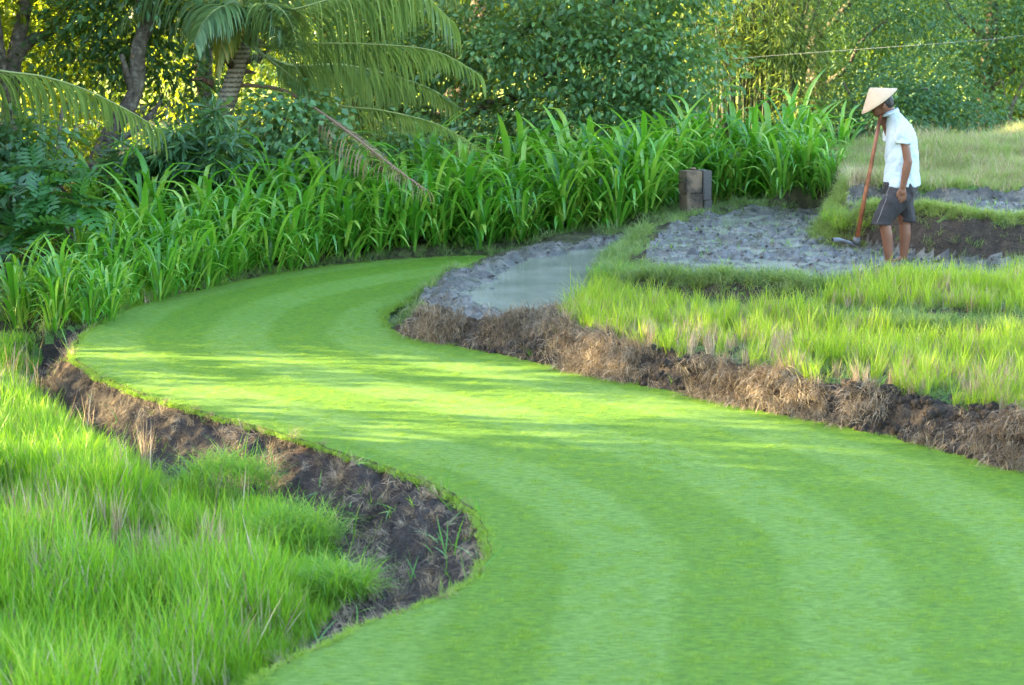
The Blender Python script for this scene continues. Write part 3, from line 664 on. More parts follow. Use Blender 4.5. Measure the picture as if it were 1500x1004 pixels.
def tree(name, label, cat, trunk, r0, r1, limbs, blobs, L, Wd, lmat, bmat='bark', group=None, **fk):
    """trunk, limbs: lists of world points; blobs in world space"""
    t0 = np.asarray(trunk[0], float); base = np.array([t0[0], t0[1], gz(t0) - .05])
    o = empty(name, base, label, cat, group); off = base
    tube_obj('trunk', np.array([base] + [np.asarray(p, float) for p in trunk[1:]]) - off, r0, r1, M[bmat], o, 9, 5, .05)
    for li in limbs:
        pts, a, b = li; tube_obj('limb', np.asarray(pts, float) - off, a, b, M[bmat], o, 6, 4, .05)
    V, F_, at = foliage(blobs, L, Wd, **fk)
    mk_obj('crown', mk_mesh('crown', V - off, F_, M[lmat], False, at), o, kind='stuff')
    return o
def Bp(px, py, d, rpx, rpy, rd, n): # blob described by where its middle stands (direction, depth) and its radii
    k = d / F_PX; return (W(px, py, d), (rpx * k, rd, rpy * k), n)
def g_at(px, d, dz=0):
    p = W(px, 300, d); return np.array([p[0], p[1], dz])

# left: sunlit tree, leaning trunks
tree('broadleaf_tree', 'yellow green backlit tree with forked trunk at the far left edge', 'tree',
     [g_at(10, 26), W(14, 180, 26), W(20, 90, 26), W(38, 0, 26), W(50, -150, 26), W(60, -330, 26)], .14, .06,
     [([W(18, 95, 26), W(45, 60, 26), W(75, 45, 26.3), W(100, 0, 26.5)], .09, .04), ([W(12, 160, 26), W(2, 80, 25.8), W(-8, 0, 25.6), W(-20, -120, 25.6)], .07, .04),
      ([W(38, 0, 26), W(90, -100, 26.5), W(160, -200, 27)], .06, .03)],
     [Bp(30, 60, 26.8, 130, 120, 1.0, 2600), Bp(120, -60, 27, 180, 120, 1.6, 3200), Bp(-60, -150, 26, 220, 180, 1.8, 4200), Bp(80, -330, 27, 260, 170, 2.0, 4500), Bp(60, 180, 27.2, 120, 80, .7, 1300)],
     .13, .06, 'leaf_bright')
tree('broadleaf_tree', 'tall tree with thick pale mottled trunk rising left of the palm', 'tree',
     [g_at(125, 25), W(132, 270, 25), W(150, 215, 25), W(196, 140, 25), W(203, 70, 25), W(222, 20, 25), W(236, -60, 25), W(240, -300, 25)], .12, .075,
     [([W(196, 140, 25), W(186, 110, 24.9), W(178, 80, 24.8)], .06, .03), ([W(222, 20, 25), W(160, -60, 24.6), W(90, -140, 24.2)], .07, .03), ([W(150, 215, 25), W(200, 190, 25), W(235, 150, 25.1)], .05, .025)],
     [Bp(190, 30, 25.7, 130, 80, .6, 1500), Bp(120, 90, 25.9, 100, 60, .4, 700), Bp(250, -60, 25.3, 200, 110, 1.2, 3000), Bp(200, -260, 25, 300, 170, 1.8, 5200), Bp(260, 100, 26, 90, 90, .6, 1000)],
     .13, .055, 'leaf_dark')
tree('broadleaf_tree', 'slim twin stemmed tree behind the palm crown', 'tree',
     [g_at(296, 27), W(300, 167, 27), W(293, 100, 27), W(290, 0, 27), W(285, -120, 27), W(290, -300, 27)], .09, .05,
     [([W(305, 165, 27), W(306, 90, 27), W(312, 20, 27), W(330, -80, 27)], .06, .03)],
     [Bp(300, 60, 27.8, 120, 110, .8, 1800), Bp(330, -130, 27.2, 230, 140, 1.5, 3400), Bp(330, -330, 27, 260, 160, 1.8, 4200), Bp(330, 190, 28, 150, 70, .6, 1100)],
     .12, .05, 'leaf_bright')
tree('sapling', 'thin stemmed sapling with yellow lit leaves under the left palm frond', 'tree',
     [g_at(82, 22.8), W(83, 253, 22.8), W(88, 190, 22.8), W(93, 150, 22.8)], .035, .02,
     [([W(84, 240, 22.8), W(100, 215, 22.7), W(112, 180, 22.6)], .015, .008)],
     [Bp(95, 200, 23.2, 70, 45, .4, 500), Bp(130, 260, 23.6, 60, 60, .4, 420), Bp(40, 330, 23, 60, 60, .4, 300)], .11, .05, 'leaf_bright')
tree('mango_tree', 'low dark tree with drooping leaf clusters in front of the palm trunk', 'tree',
     [g_at(235, 22.6), W(238, 300, 22.6), W(245, 250, 22.6), W(262, 210, 22.6)], .06, .03,
     [([W(245, 250, 22.6), W(215, 230, 22.4), W(190, 215, 22.3)], .03, .015), ([W(262, 210, 22.6), W(290, 195, 22.5), W(320, 200, 22.4)], .03, .015)],
     [Bp(205, 240, 22.3, 48, 36, .35, 620), Bp(265, 215, 22.2, 60, 40, .35, 800), Bp(325, 225, 22.1, 50, 38, .35, 620), Bp(230, 290, 22.2, 55, 32, .35, 560), Bp(175, 285, 22.4, 38, 40, .3, 380), Bp(305, 275, 22.3, 45, 26, .3, 320), Bp(318, 178, 22.4, 34, 24, .3, 300)],
     .21, .042, 'leaf_dark', spread=.022, per=16, droop=.75)
tree('leafy_bush', 'tall rounded bush of heart shaped leaves right of the palm trunk', 'bush',
     [g_at(420, 23.6), W(424, 280, 23.6), W(430, 220, 23.6), W(415, 170, 23.6)], .05, .02,
     [([W(424, 270, 23.6), W(460, 225, 23.5), W(470, 185, 23.4)], .025, .012), ([W(424, 280, 23.6), W(390, 240, 23.4), W(380, 200, 23.3)], .025, .012)],
     [Bp(420, 185, 23.6, 75, 58, .6, 1500), Bp(455, 250, 23.4, 65, 60, .6, 1300), Bp(385, 250, 23.4, 55, 55, .5, 1000), Bp(490, 300, 23.3, 40, 40, .4, 350)],
     .10, .075, 'leaf_blue', spread=.12, droop=.9)
tree('broadleaf_tree', 'dark green tree filling the gap between palm crown and spreading tree', 'tree',
     [g_at(520, 28.6), W(524, 190, 28.6), W(518, 100, 28.6), W(530, 0, 28.6), W(528, -200, 28.6)], .12, .06,
     [([W(518, 100, 28.6), W(480, 50, 28.3), W(450, 10, 28.0)], .05, .02), ([W(524, 160, 28.6), W(570, 110, 28.3), W(600, 70, 28.1)], .05, .02)],
     [Bp(470, 60, 28.3, 100, 90, .8, 2400), Bp(560, 60, 28.3, 100, 100, .8, 2600), Bp(510, 160, 28.2, 100, 60, .7, 1700), Bp(500, -100, 28.2, 180, 110, 1.4, 4000)],
     .12, .055, 'leaf_blue')
# broad tree in the middle
tree('spreading_tree', 'wide spreading tree with large blue green leaves in the middle background', 'tree',
     [g_at(640, 29), W(650, 190, 29), W(665, 150, 29), W(690, 60, 29), W(720, -60, 29), (W(740, -220, 29))], .22, .1,
     [([W(652, 180, 29), W(700, 160, 28.4), W(760, 140, 27.9), W(830, 95, 27.6), W(900, 80, 27.4)], .10, .03), ([W(665, 150, 29), W(740, 60, 28.2), W(850, 20, 27.8), W(960, -20, 27.4)], .10, .03),
      ([W(650, 175, 29), W(590, 160, 28.6), W(540, 150, 28.4)], .07, .03), ([W(760, 140, 27.9), W(810, 105, 27.5), W(830, 60, 27.2)], .05, .02), ([W(690, 60, 29), W(760, -60, 28.4), W(880, -160, 27.8)], .09, .03)],
     [Bp(760, 60, 27.6, 130, 80, 1.2, 3000), Bp(900, 70, 27.4, 120, 90, 1.2, 3000), Bp(1000, 95, 27.2, 85, 70, .9, 1700), Bp(640, 90, 28.2, 110, 90, 1.0, 1900), Bp(860, 165, 27.4, 120, 50, 1.0, 1900),
      Bp(960, 165, 27.3, 70, 40, .8, 800), Bp(720, 185, 27.7, 110, 42, .8, 1300), Bp(820, -60, 27.6, 260, 110, 1.8, 5200), Bp(1000, -40, 27.3, 100, 80, 1.2, 1800), Bp(760, -260, 27.8, 320, 150, 2.4, 6000), Bp(590, 190, 28, 80, 50, .7, 800)],
     .115, .062, 'leaf_blue', droop=.6, spread=.12)
tree('leafy_bush', 'small bushy shrub with pale green tips low behind the dead frond', 'bush',
     [g_at(585, 24.6), W(586, 225, 24.6), W(586, 205, 24.6)], .02, .012, [], [Bp(585, 205, 24.6, 34, 24, .3, 420), Bp(650, 230, 25, 60, 26, .4, 420)], .09, .05, 'leaf_blue', droop=.6)
ub = [Bp(-80 + i * 48, 215 - (35 if i > 14 else 0) + rng.uniform(-15, 20), 31.5 + rng.uniform(-.6, .8), 46, 34, .7, 420) for i in range(23)]
V, F_, at = foliage(ub, .12, .06)
mk_obj('undergrowth', mk_mesh('undergrowth', V, F_, M['leaf_dark'], False, at), kind='stuff', label='dark undergrowth between the trunks behind the plant bed')
# bamboo
def bamboo(px0, px1, d, n, label, blobs, seedz):
    base = g_at((px0 + px1) / 2, d); base[2] = gz(base) - .05
    o = empty('bamboo_clump', base, label, 'bamboo')
    for i in range(n):
        bx = W(rng.uniform(px0, px1), 300, d + rng.normal(0, .5)); z0 = gz(bx) - .05; lean = (rng.normal(0, .13) + (bx[0] - base[0]) * .17, rng.normal(0, .08)); h = rng.uniform(4, 7)
        pts = [np.array([bx[0], bx[1], z0]) + np.array([lean[0] * h * t ** 1.6, lean[1] * h * t ** 1.6, h * t]) for t in (0, .25, .5, .75, 1)]
        tube_obj('culm', np.array(pts) - base, rng.uniform(.012, .024), .009, M['bamboo'], o, 6, 3)
    V, F_, at = foliage(blobs, .17, .024, per=12, spread=.16, droop=.8)
    mk_obj('foliage', mk_mesh('foliage', V - base, F_, M['leaf_bamboo'], False, at), o, kind='stuff')
bamboo(1020, 1165, 32, 80, 'dense bamboo clump with thin upright culms glowing yellow from behind', [Bp(1080, 10, 31.8, 150, 75, 1.0, 4600), Bp(1040, 70, 31.8, 70, 50, .7, 1500), Bp(1150, 70, 31.5, 80, 50, .6, 1900), Bp(1100, 120, 32.6, 90, 60, .5, 900), Bp(1175, 140, 31.4, 40, 70, .4, 900), Bp(1080, -180, 32, 220, 140, 1.8, 4500), Bp(1180, 150, 32.6, 40, 60, .5, 450)], 1)
bamboo(950, 1060, 36, 30, 'thinner stand of bamboo further back beside the spreading tree', [Bp(1000, 60, 36, 90, 80, .9, 1300), Bp(1000, 150, 36.5, 80, 40, .6, 420), Bp(1000, -120, 36, 160, 110, 1.6, 2500)], 2)
# right
tree('feathery_tree', 'large tree with feathery foliage and a dark trunk behind the farmer', 'tree',
     [g_at(1197, 33.5), W(1197, 130, 33.5), W(1196, 60, 33.5), W(1192, -10, 33.5), W(1200, -200, 33.5)], .22, .14,
     [([W(1196, 60, 33.5), W(1250, 0, 33), W(1320, -60, 32.6)], .08, .03), ([W(1197, 130, 33.5), W(1240, 100, 33), W(1262, 60, 32.8), W(1300, 30, 32.5)], .05, .02)],
     [Bp(1260, 20, 33, 80, 50, 1.0, 1900), Bp(1350, 20, 32.8, 100, 60, 1.0, 2500), Bp(1200, -60, 33, 150, 70, 1.5, 2600), Bp(1400, -150, 33, 260, 130, 2.0, 5000), Bp(1220, -220, 33, 240, 140, 2.0, 4500), Bp(1250, 95, 33, 55, 50, .6, 900)],
     .10, .035, 'leaf_fine', spread=.2)
tree('feathery_tree', 'dense tree with mixed light and dark leaves at the right edge', 'tree',
     [g_at(1440, 34), W(1442, 150, 34), W(1450, 60, 34), W(1460, -60, 34), W(1480, -250, 34)], .16, .08,
     [([W(1443, 140, 34), W(1475, 110, 33.8), W(1500, 90, 33.6)], .06, .03), ([W(1450, 60, 34), W(1400, 20, 33.6), W(1370, -20, 33.4)], .06, .03)],
     [Bp(1440, 60, 34, 90, 70, 1.0, 2200), Bp(1540, 30, 34, 110, 100, 1.2, 2800), Bp(1480, -60, 34, 170, 100, 1.6, 3200), Bp(1390, 110, 33.6, 80, 50, .8, 1400), Bp(1560, -240, 34, 260, 160, 2.0, 4500)],
     .12, .05, 'leaf_fine', spread=.17)
tree('leafy_bush', 'dark tangled shrub thicket low behind the farmer', 'bush',
     [g_at(1300, 31.6), W(1302, 190, 31.6), W(1310, 150, 31.6)], .05, .02,
     [([W(1302, 190, 31.6), W(1260, 160, 31.4), W(1235, 120, 31.2)], .025, .01), ([W(1310, 150, 31.6), W(1350, 130, 31.4), W(1375, 140, 31.2)], .025, .01)],
     [Bp(1225, 180, 31.4, 50, 38, .6, 1100), Bp(1300, 165, 31.3, 70, 50, .8, 1900), Bp(1385, 165, 31.5, 70, 42, .7, 1500), Bp(1330, 120, 31.8, 90, 40, .7, 1400), Bp(1450, 165, 32.3, 50, 34, .6, 600)],
     .10, .045, 'leaf_fine', spread=.14)
tree('sapling', 'young sapling with yellow lit stems at the far right edge', 'tree',
     [g_at(1478, 33), W(1480, 165, 33), W(1490, 140, 33), W(1503, 110, 33)], .05, .02,
     [([W(1480, 165, 33), W(1472, 140, 33), W(1468, 115, 33)], .02, .01)], [Bp(1485, 110, 33.2, 45, 40, .4, 330), Bp(1550, 140, 33, 60, 50, .6, 600)], .10, .045, 'leaf_bright')

# the edge of the wood goes on to the left, beside the lawn
def side_tree(x_, y_, h, s, lab):
    z0 = .0; c = lambda dx, dy, dz, r, n: ((x_ + dx, y_ + dy, dz), r, n)
    tree('shade_tree', lab, 'tree', [(x_, y_, z0), (x_ + .1, y_, h * .35), (x_ - .1, y_, h * .8)], .16, .06,
         [([(x_, y_, h * .4), (x_ + .8, y_ + .5, h * .55), (x_ + 1.3, y_ + .6, h * .7)], .06, .02), ([(x_, y_, h * .45), (x_ - .8, y_ - .6, h * .6), (x_ - 1.2, y_ - .7, h * .75)], .06, .02)],
         [c(0, 0, h * .72, (1.9 * s, 1.9 * s, h * .26), 3400), c(.5, .7, h * .42, (1.3 * s, 1.2 * s, h * .22), 2000), c(-.5, -.7, h * .38, (1.3 * s, 1.2 * s, h * .22), 2000), c(0, 0, h * .2, (1.2 * s, 1.2 * s, h * .14), 1400)], .20, .12, 'leaf_dark', group='trees along the left side of the lawn')
shade = [(-9.2, 25.5, 7, 1.1), (-9.4, 22.2, 7.5, 1.15), (-9.2, 19.0, 7, 1.0), (-9.0, 20.8, 7, 1.0), (-11.2, 19.8, 8, 1.1), (-9.8, 12.4, 7.2, 1.1), (-9.3, 10.4, 7, 1.15), (-9.9, 7.2, 7, 1.1), (-13.2, 20.6, 9, 1.2), (-13.4, 12.6, 9, 1.2), (-13.2, 10.0, 9, 1.3), (-12.8, 24, 9, 1.3), (-12.8, 6.4, 9, 1.3), (-9.2, 3.8, 7, 1.1)]
for i, a in enumerate(shade):
    side_tree(*a, 'dark leafy tree standing along the left side of the lawn')

tree('sapling', 'unseen sapling added in the left tree row to break the sunlight into streaks', 'tree', [(-9.8, 16.45, 0), (-9.7, 16.5, 1.4), (-9.8, 16.4, 3.6)], .04, .02, [],
     [((-9.8, 16.45, 1.4), (.5, .5, 1.2), 1300), ((-9.8, 16.4, 3.4), (.6, .6, 1.1), 1500)], .14, .07, 'leaf_dark')  # added out of view so the low sun falls in streaks
tree('sapling', 'second unseen sapling added nearer in the left tree row to narrow the sunlight', 'tree', [(-9.9, 14.9, 0), (-9.8, 14.9, 1.6), (-9.9, 14.85, 3.6)], .04, .02, [],
     [((-9.9, 14.9, 1.4), (.5, .5, 1.2), 1300), ((-9.9, 14.85, 3.5), (.6, .65, 1.1), 1500), ((-11.5, 16.2, 4.4), (.7, 2.2, .9), 1500)], .14, .07, 'leaf_dark')  # added out of view, with a loose leaf mass, to screen the sun
# far wood closing the view
fb = []
for i in range(26):
    px = -300 + i * 82; d = 42 + rng.uniform(-2, 3)
    opn = (930 < px < 1190) or (0 < px < 420)
    fb.append(Bp(px, 170 + rng.uniform(-20, 30), d, 70, 55, 1.4, 110 if opn else 800)); fb.append(Bp(px, 40 + rng.uniform(-30, 30), d + 1, 80, 80, 1.8, 500 if opn else 1200)); fb.append(Bp(px, -110, d + 1, 90, 90, 2, 1100))
V, F_, at = foliage(fb, .26, .13, spread=.3)
mk_obj('far_wood', mk_mesh('far_wood', V, F_, M['leaf_bright'], False, at), kind='stuff', label='sunlit far wood behind the nearer trees')

fb = [Bp(-500 + i * 95, 20 + rng.uniform(-20, 40), 84 + rng.uniform(-4, 6), 80, 45, 3, 700) for i in range(29)] + [Bp(-500 + i * 95, -50, 86, 80, 60, 3, 600) for i in range(29)]
V, F_, at = foliage(fb, .5, .3, spread=.6)
mk_obj('distant_trees', mk_mesh('distant_trees', V, F_, M['leaf_bright'], False, at), kind='stuff', label='sunlit row of trees across the meadow seen through the gaps')
mk_obj('far_meadow', mk_mesh('far_meadow', [(-160, 47, .74), (160, 47, .74), (160, 150, .74), (-160, 150, .74)], np.array([[0, 1, 2, 3]]), M['meadow']), kind='structure', label='sunlit meadow seen through the gaps of the wood')
# ------------------------------------------------------------------ palms
def frond(parent, off, ctrl, n=64, L=.55, mat='frond', rmat='rachis', droop=.8, r=.018, start=.12, both=(1, 1), wd=.028, lab=None, ragged=.1):
    P = smooth_line(ctrl, 8); sgm = np.linalg.norm(np.diff(P, axis=0), axis=1); cu = np.concatenate([[0], np.cumsum(sgm)]); t = np.linspace(0, cu[-1], 40)
    P = np.stack([np.interp(t, cu, P[:, k]) for k in range(3)], 1)
    V, F_ = tube(P - off, np.linspace(r, r * .2, 40), 6)
    ra = mk_obj('frond', mk_mesh('frond', V, F_, M[rmat], True, {'rnd': ('FACE', np.full(sum(len(f) for f in F_), .5))}), parent)
    if lab: ra['label'] = lab
    tt = np.linspace(start, .995, n); pp = np.stack([np.interp(tt * cu[-1], t, P[:, k]) for k in range(3)], 1); T = nrm(np.gradient(P, axis=0)); TT = nrm(np.stack([np.interp(tt * cu[-1], t, T[:, k]) for k in range(3)], 1))
    Vs, Fs, rn = [], [], []; c = 0
    for si, sgn in enumerate((-1, 1)):
        if not both[si]: continue
        for k in range(n):
            if rng.random() < ragged: continue
            s = nrm(np.cross(TT[k], (0, 0, 1.))) * sgn; d = nrm(s * .9 + TT[k] * .55 + np.array([0, 0, .25]))
            prof = (.45 + .75 * math.sin(min(1, (tt[k] - start) / (1 - start) * 1.15 + .12) * math.pi * .95)) ; ll = L * max(prof, .25) * rng.uniform(.88, 1.08)
            p = pp[k].copy(); m = 5; w = nrm(np.cross(d, (0, 0, 1.)) + TT[k] * 1.2)
            dr = droop * rng.uniform(.8, 1.2)
            for j in range(m + 1):
                q = j / m; hw = wd * (.6 + .8 * min(q * 4, 1) * .6) * (1 - q ** 2.5) / 2 + .001
                Vs += [p - w * hw, p + w * hw]
                if j < m: Fs.append([c + 2 * j, c + 2 * j + 1, c + 2 * j + 3, c + 2 * j + 2])
                d = nrm(d + np.array([0, 0, -1.]) * dr * (.25 + q * .8) + rng.normal(0, .03, 3)); p = p + d * ll / m
            rn += [rng.random()] * m; c += 2 * (m + 1)
    mk_obj('leaflets', mk_mesh('leaflets', np.array(Vs) - off, np.array(Fs), M[mat], False, {'rnd': ('FACE', rn)}), ra, kind='stuff')
PD = 24.4
pb_ = g_at(278, PD); pb_[2] = gz(pb_) - .05
palm = empty('coconut_palm', pb_, 'leaning coconut palm with ringed trunk and a shaggy crown of drooping fronds', 'palm')
tube_obj('trunk', np.array([pb_, W(284, 285, PD), W(300, 235, PD), W(322, 175, PD), W(340, 125, PD), W(356, 66, PD)]) - pb_, .14, .105, M['palmbark'], palm, 12, 8, .035)
# leaf bases and fibre round the crown
Vc, Fc, c = [], [], 0
for k in range(14):
    a = rng.random() * 6.28; t = rng.random(); p = W(340 + 28 * t + rng.normal(0, 6), 125 - 90 * t, PD) + np.array([math.cos(a) * .12, math.sin(a) * .12, 0])
    e = p + np.array([math.cos(a) * rng.uniform(.1, .35), math.sin(a) * .25, rng.uniform(-.35, .3)])
    V, F_ = tube(np.array([p, (p + e) / 2 + [0, 0, .04], e]), np.array([.05, .035, .012]), 5); Vc.append(V); Fc.append((F_, c)); c += len(V)
mk_obj('crown_fibre', mk_mesh('crown_fibre', np.vstack(Vc) - pb_, [np.vstack([f[0] + o_ for f, o_ in Fc]), np.vstack([f[1] + o_ for f, o_ in Fc])], M['fibre'], True), palm, kind='stuff')
C0 = W(362, 62, PD)
fr_list = [
    ([C0, W(400, 20, PD - .3), W(440, 12, PD - .6), W(520, -10, PD - .8), W(600, -20, PD - .9), W(660, 30, PD - 1.0)], 'frond', .85, .75, None),
    ([C0, W(400, 70, PD - .1), W(450, 64, PD - .3), W(560, 66, PD - .6), W(640, 76, PD - .8), W(700, 108, PD - .9)], 'frond', .62, .62, None),
    ([C0, W(420, 95, PD + .2), W(500, 95, PD + .5), W(570, 110, PD + .8), W(630, 130, PD + 1), W(670, 155, PD + 1.1)], 'frond', .55, .7, None),
    ([C0, W(410, 100, PD), W(480, 150, PD - .2), W(560, 162, PD - .4), W(640, 182, PD - .5), W(692, 212, PD - .6)], 'frond', .42, .5, None),
    ([C0, W(378, 14, PD - .3), W(402, 8, PD - .6), W(424, 30, PD - .8), W(436, 70, PD - .9)], 'frond', .55, .45, None),
    ([C0, W(350, 30, PD - .2), W(338, 28, PD - .35), W(326, 60, PD - .5), W(318, 105, PD - .55)], 'yellowfrond', .30, .6, 'yellowing frond hanging beside the trunk'),
    ([C0, W(392, 40, PD - .3), W(415, 66, PD - .6), W(436, 104, PD - .7), W(444, 128, PD - .7)], 'frond', .5, .3, None),
    ([C0, W(345, 20, PD - .3), W(325, 10, PD - .5), W(300, 30, PD - .7), W(285, 60, PD - .8)], 'frond', .5, .35, None),
    ([C0, W(320, 20, PD), W(280, -20, PD + .3), W(230, -20, PD + .5), W(180, 30, PD + .7)], 'frond', .6, .7, None),
    ([C0, W(370, -30, PD), W(390, -110, PD + .4), W(450, -180, PD + .7), W(540, -190, PD + 1)], 'frond', .7, .6, None),
    ([C0, W(350, -30, PD - .2), W(340, -120, PD - .5), W(290, -190, PD - .8), W(200, -190, PD - 1)], 'frond', .7, .6, None),
    ([C0, W(390, 0, PD + .5), W(460, -50, PD + 1.0), W(560, -70, PD + 1.5), W(660, -20, PD + 1.7)], 'frond', .7, .8, None),
]
for ctrl, mt, L_, dr, lab in fr_list:
    frond(palm, pb_, ctrl, 80, L_ * 1.15, mt, 'deadrachis' if mt == 'deadfrond' else 'rachis', dr * 2.2, .022, .14, lab=lab, wd=.040)
frond(palm, pb_, [W(350, 125, PD), W(385, 127, PD - .2), W(420, 135, PD - .5), W(470, 165, PD - 1.1), W(525, 205, PD - 1.9), W(570, 240, PD - 2.5), W(622, 278, PD - 2.9)], 66, .42, 'deadfrond', 'deadrachis', 1.3, .026, .42, lab='dead brown frond hanging down to the plant bed', ragged=.25)
# a frond of a second palm whose trunk stands outside the picture
P2 = np.array([*W(-330, 300, 21.5)[:2], 0.]); P2[2] = gz(P2) - .05
palm2 = empty('coconut_palm', P2, 'palm outside the left edge reaching one long green frond into the picture', 'palm')
tube_obj('trunk', np.array([P2, W(-322, 200, 21.5), W(-318, 60, 21.5)]) - P2, .16, .12, M['palmbark'], palm2, 12, 6, .03)
frond(palm2, P2, [W(-318, 60, 21.5), W(-200, 60, 21.2), W(-100, 82, 20.9), W(0, 104, 20.6), W(60, 112, 20.5), W(120, 130, 20.4), W(180, 158, 20.3), W(228, 186, 20.2)], 110, .80, 'frond', 'rachis', 2.4, .026, .1, lab='long arching frond with evenly hanging leaflets', wd=.04, ragged=.03)
for a in (.8, 2.0, 3.1, 4.2):
    t = W(-318, 60, 21.5); dv = np.array([math.cos(a), math.sin(a), 0])
    frond(palm2, P2, [t, t + dv * .8 + [0, 0, .6], t + dv * 1.7 + [0, 0, .6], t + dv * 2.5 + [0, 0, -.1]], 50, .6, wd=.035)

# ------------------------------------------------------------------ breadfruit tree, bottom left
def lobed_leaf(seed):
    g = np.random.default_rng(seed); L = 1.0; V = [(0, 0, 0)]; n = 5; bow = g.uniform(.15, .35)
    rib = [np.array([0, L * t, -bow * t * t]) for t in np.linspace(0, 1, n * 2 + 2)]
    V = [tuple(p) for p in rib]; Fs = []
    for i in range(n):
        t = (i + .6) / (n + .4); w = .40 * math.sin(math.pi * min(.97, t * .8 + .12)) + .05
        for s in (-1, 1):
            a = rib[2 * i]; b = rib[2 * i + 1]; c2 = rib[2 * i + 2 if i < n - 1 else 2 * i + 2]
            k = len(V); V += [tuple(a * .5 + b * .5 + np.array([s * w * .55, .03, .05])), tuple(b + np.array([s * w, .14, -.01])), tuple(b + np.array([s * w * .75, .19, 0])), tuple(b * .3 + c2 * .7 + np.array([s * w * .22, .02, .03]))]
            f = [[2 * i, k, k + 3, 2 * i + 1], [k, k + 1, k + 2, k + 3]]; f2 = [[2 * i + 1, k + 3, 2 * i + 2]]
            Fs.append((f if s > 0 else [q[::-1] for q in f], f2))
    V += [(.07, L * .97, -bow), (-.07, L * .97, -bow), (0, L * 1.12, -bow * 1.3)]; m = len(V); last = 2 * n + 1
    Fs.append(([[last - 1, m - 3, m - 1, m - 2]], [[last - 1, m - 2, m - 3]]))
    return np.array(V), [np.array(sum([a for a, b in Fs], [])), np.array(sum([b for a, b in Fs], []))]
lobs = []
for i in range(6):
    V, F_ = lobed_leaf(i); lobs.append(mk_mesh('leaf', V, F_, M['lobed'], False, {'rnd': ('FACE', np.full(sum(len(f) for f in F_), rng.random()))}))
def lobed_tree(trunk, label, branches, s):
    base = np.array([trunk[0][0], trunk[0][1], gz(trunk[0]) - .03]); o = empty('breadfruit_tree', base, label, 'tree')
    tube_obj('trunk', np.array([base] + trunk[1:]) - base, .04, .02, M['bark'], o, 8, 5)
    for st, en in branches:
        mid = (st + en) / 2 + np.array([0, 0, .05]); tube_obj('limb', np.array([st, mid, en]) - base, .018, .01, M['bark'], o, 6, 4)
        nl = int(rng.integers(7, 10))
        for k in range(nl):
            lf = mk_obj('leaf', lobs[rng.integers(6)], o); a = k * 2.4 + rng.normal(0, .3)
            pitch = rng.uniform(-.5, .55) + (.6 if k == 0 else 0)
            lf.matrix_basis = Matrix.Translation(Vector(en - base + rng.normal(0, .03, 3))) @ Matrix.Rotation(a, 4, 'Z') @ Matrix.Rotation(pitch, 4, 'X') @ Matrix.Rotation(rng.normal(0, .3), 4, 'Y') @ Matrix.Scale(s * rng.uniform(.75, 1.15), 4)
tk = [g_at(100, 19.6), W(98, 420, 19.6), W(104, 350, 19.6), W(110, 300, 19.6)]
lobed_tree(tk, 'young breadfruit tree with big deeply lobed dark leaves at the left edge', [(tk[3], W(100, 265, 19.5)), (tk[3], W(60, 290, 19.2)), (tk[2], W(55, 330, 19.1)), (tk[2], W(85, 335, 18.9)), (tk[3], W(120, 300, 19.2)), (tk[2], W(25, 345, 19.3)), (tk[3], W(52, 245, 19.8)), (tk[3], W(20, 275, 19.4))], .36)
tree('leafy_bush', 'dark leafy shrub with hanging heart shaped leaves at the left edge', 'bush', [g_at(5, 20.6), W(8, 330, 20.6), W(18, 240, 20.6)], .05, .02, [],
     [Bp(25, 215, 20.8, 60, 42, .4, 800), Bp(0, 290, 20.6, 60, 60, .4, 900), Bp(20, 400, 20.6, 70, 60, .4, 600)], .11, .075, 'leaf_dark', droop=.9)

# ------------------------------------------------------------------ concrete post
def box_mesh(name, lo, hi, mat, bev=.008, seed=0, taper=0):
    import bmesh
    bm = bmesh.new(); bmesh.ops.create_cube(bm, size=1)
    lo = np.array(lo, float); hi = np.array(hi, float); g = np.random.default_rng(seed)
    for v in bm.verts: v.co = Vector(tuple((lo + hi) / 2 + np.array(v.co) * (hi - lo) + g.normal(0, .004, 3)))
    bmesh.ops.bevel(bm, geom=bm.edges[:], offset=bev, segments=2, affect='EDGES'); me = bpy.data.meshes.new(name); bm.to_mesh(me); bm.free(); me.materials.append(mat); return me
M['concrete_brown'] = rough_mat('stained_concrete', lambda nt: mixc(nt, ramp(nt, noise(nt, 5, 3), [(.42, (0,) * 3), (.6, (1,) * 3)]), ramp(nt, noise(nt, 25, 4), [(.3, (.035, .028, .022)), (.7, (.09, .07, .052))]), (.17, .12, .078)), .9, .2, ((60, .006), (12, .01)))
M['concrete_grey'] = flat('grey_concrete', (.085, .078, .07), .9, .2, .4, 40, ((60, .006),))
pz = G(1018, 318, .34); pz[2] = .3
post = empty('concrete_post', pz, 'short weathered concrete post of brown and grey blocks at the end of the plant bed', 'post', rz=R(22))
mk_obj('block', box_mesh('block', (-.19, -.12, 0), (.06, .13, .33), M['concrete_brown'], .01, 1), post, label='lower brown stained block')
mk_obj('block', box_mesh('block', (-.20, -.115, .333), (.05, .13, .60), M['concrete_brown'], .01, 2), post, label='upper brown block')
mk_obj('slab', box_mesh('slab', (.053, -.135, .25), (.19, .12, .605), M['concrete_grey'], .008, 3), post, label='upper grey slab')
mk_obj('slab', box_mesh('slab', (.075, -.13, 0), (.195, .12, .245), M['concrete_grey'], .008, 4), post, label='lower grey slab')
tag_stone = mk_mesh('stone', *clod(9), M['concrete_brown'], True); st = mk_obj('stone', tag_stone, label='small stone lying on top of the concrete post', category='stone'); st.scale = (.09, .07, .05); st.location = (pz[0] - .03, pz[1] + .02, pz[2] + .62); post.scale = (.84, .9, 1)

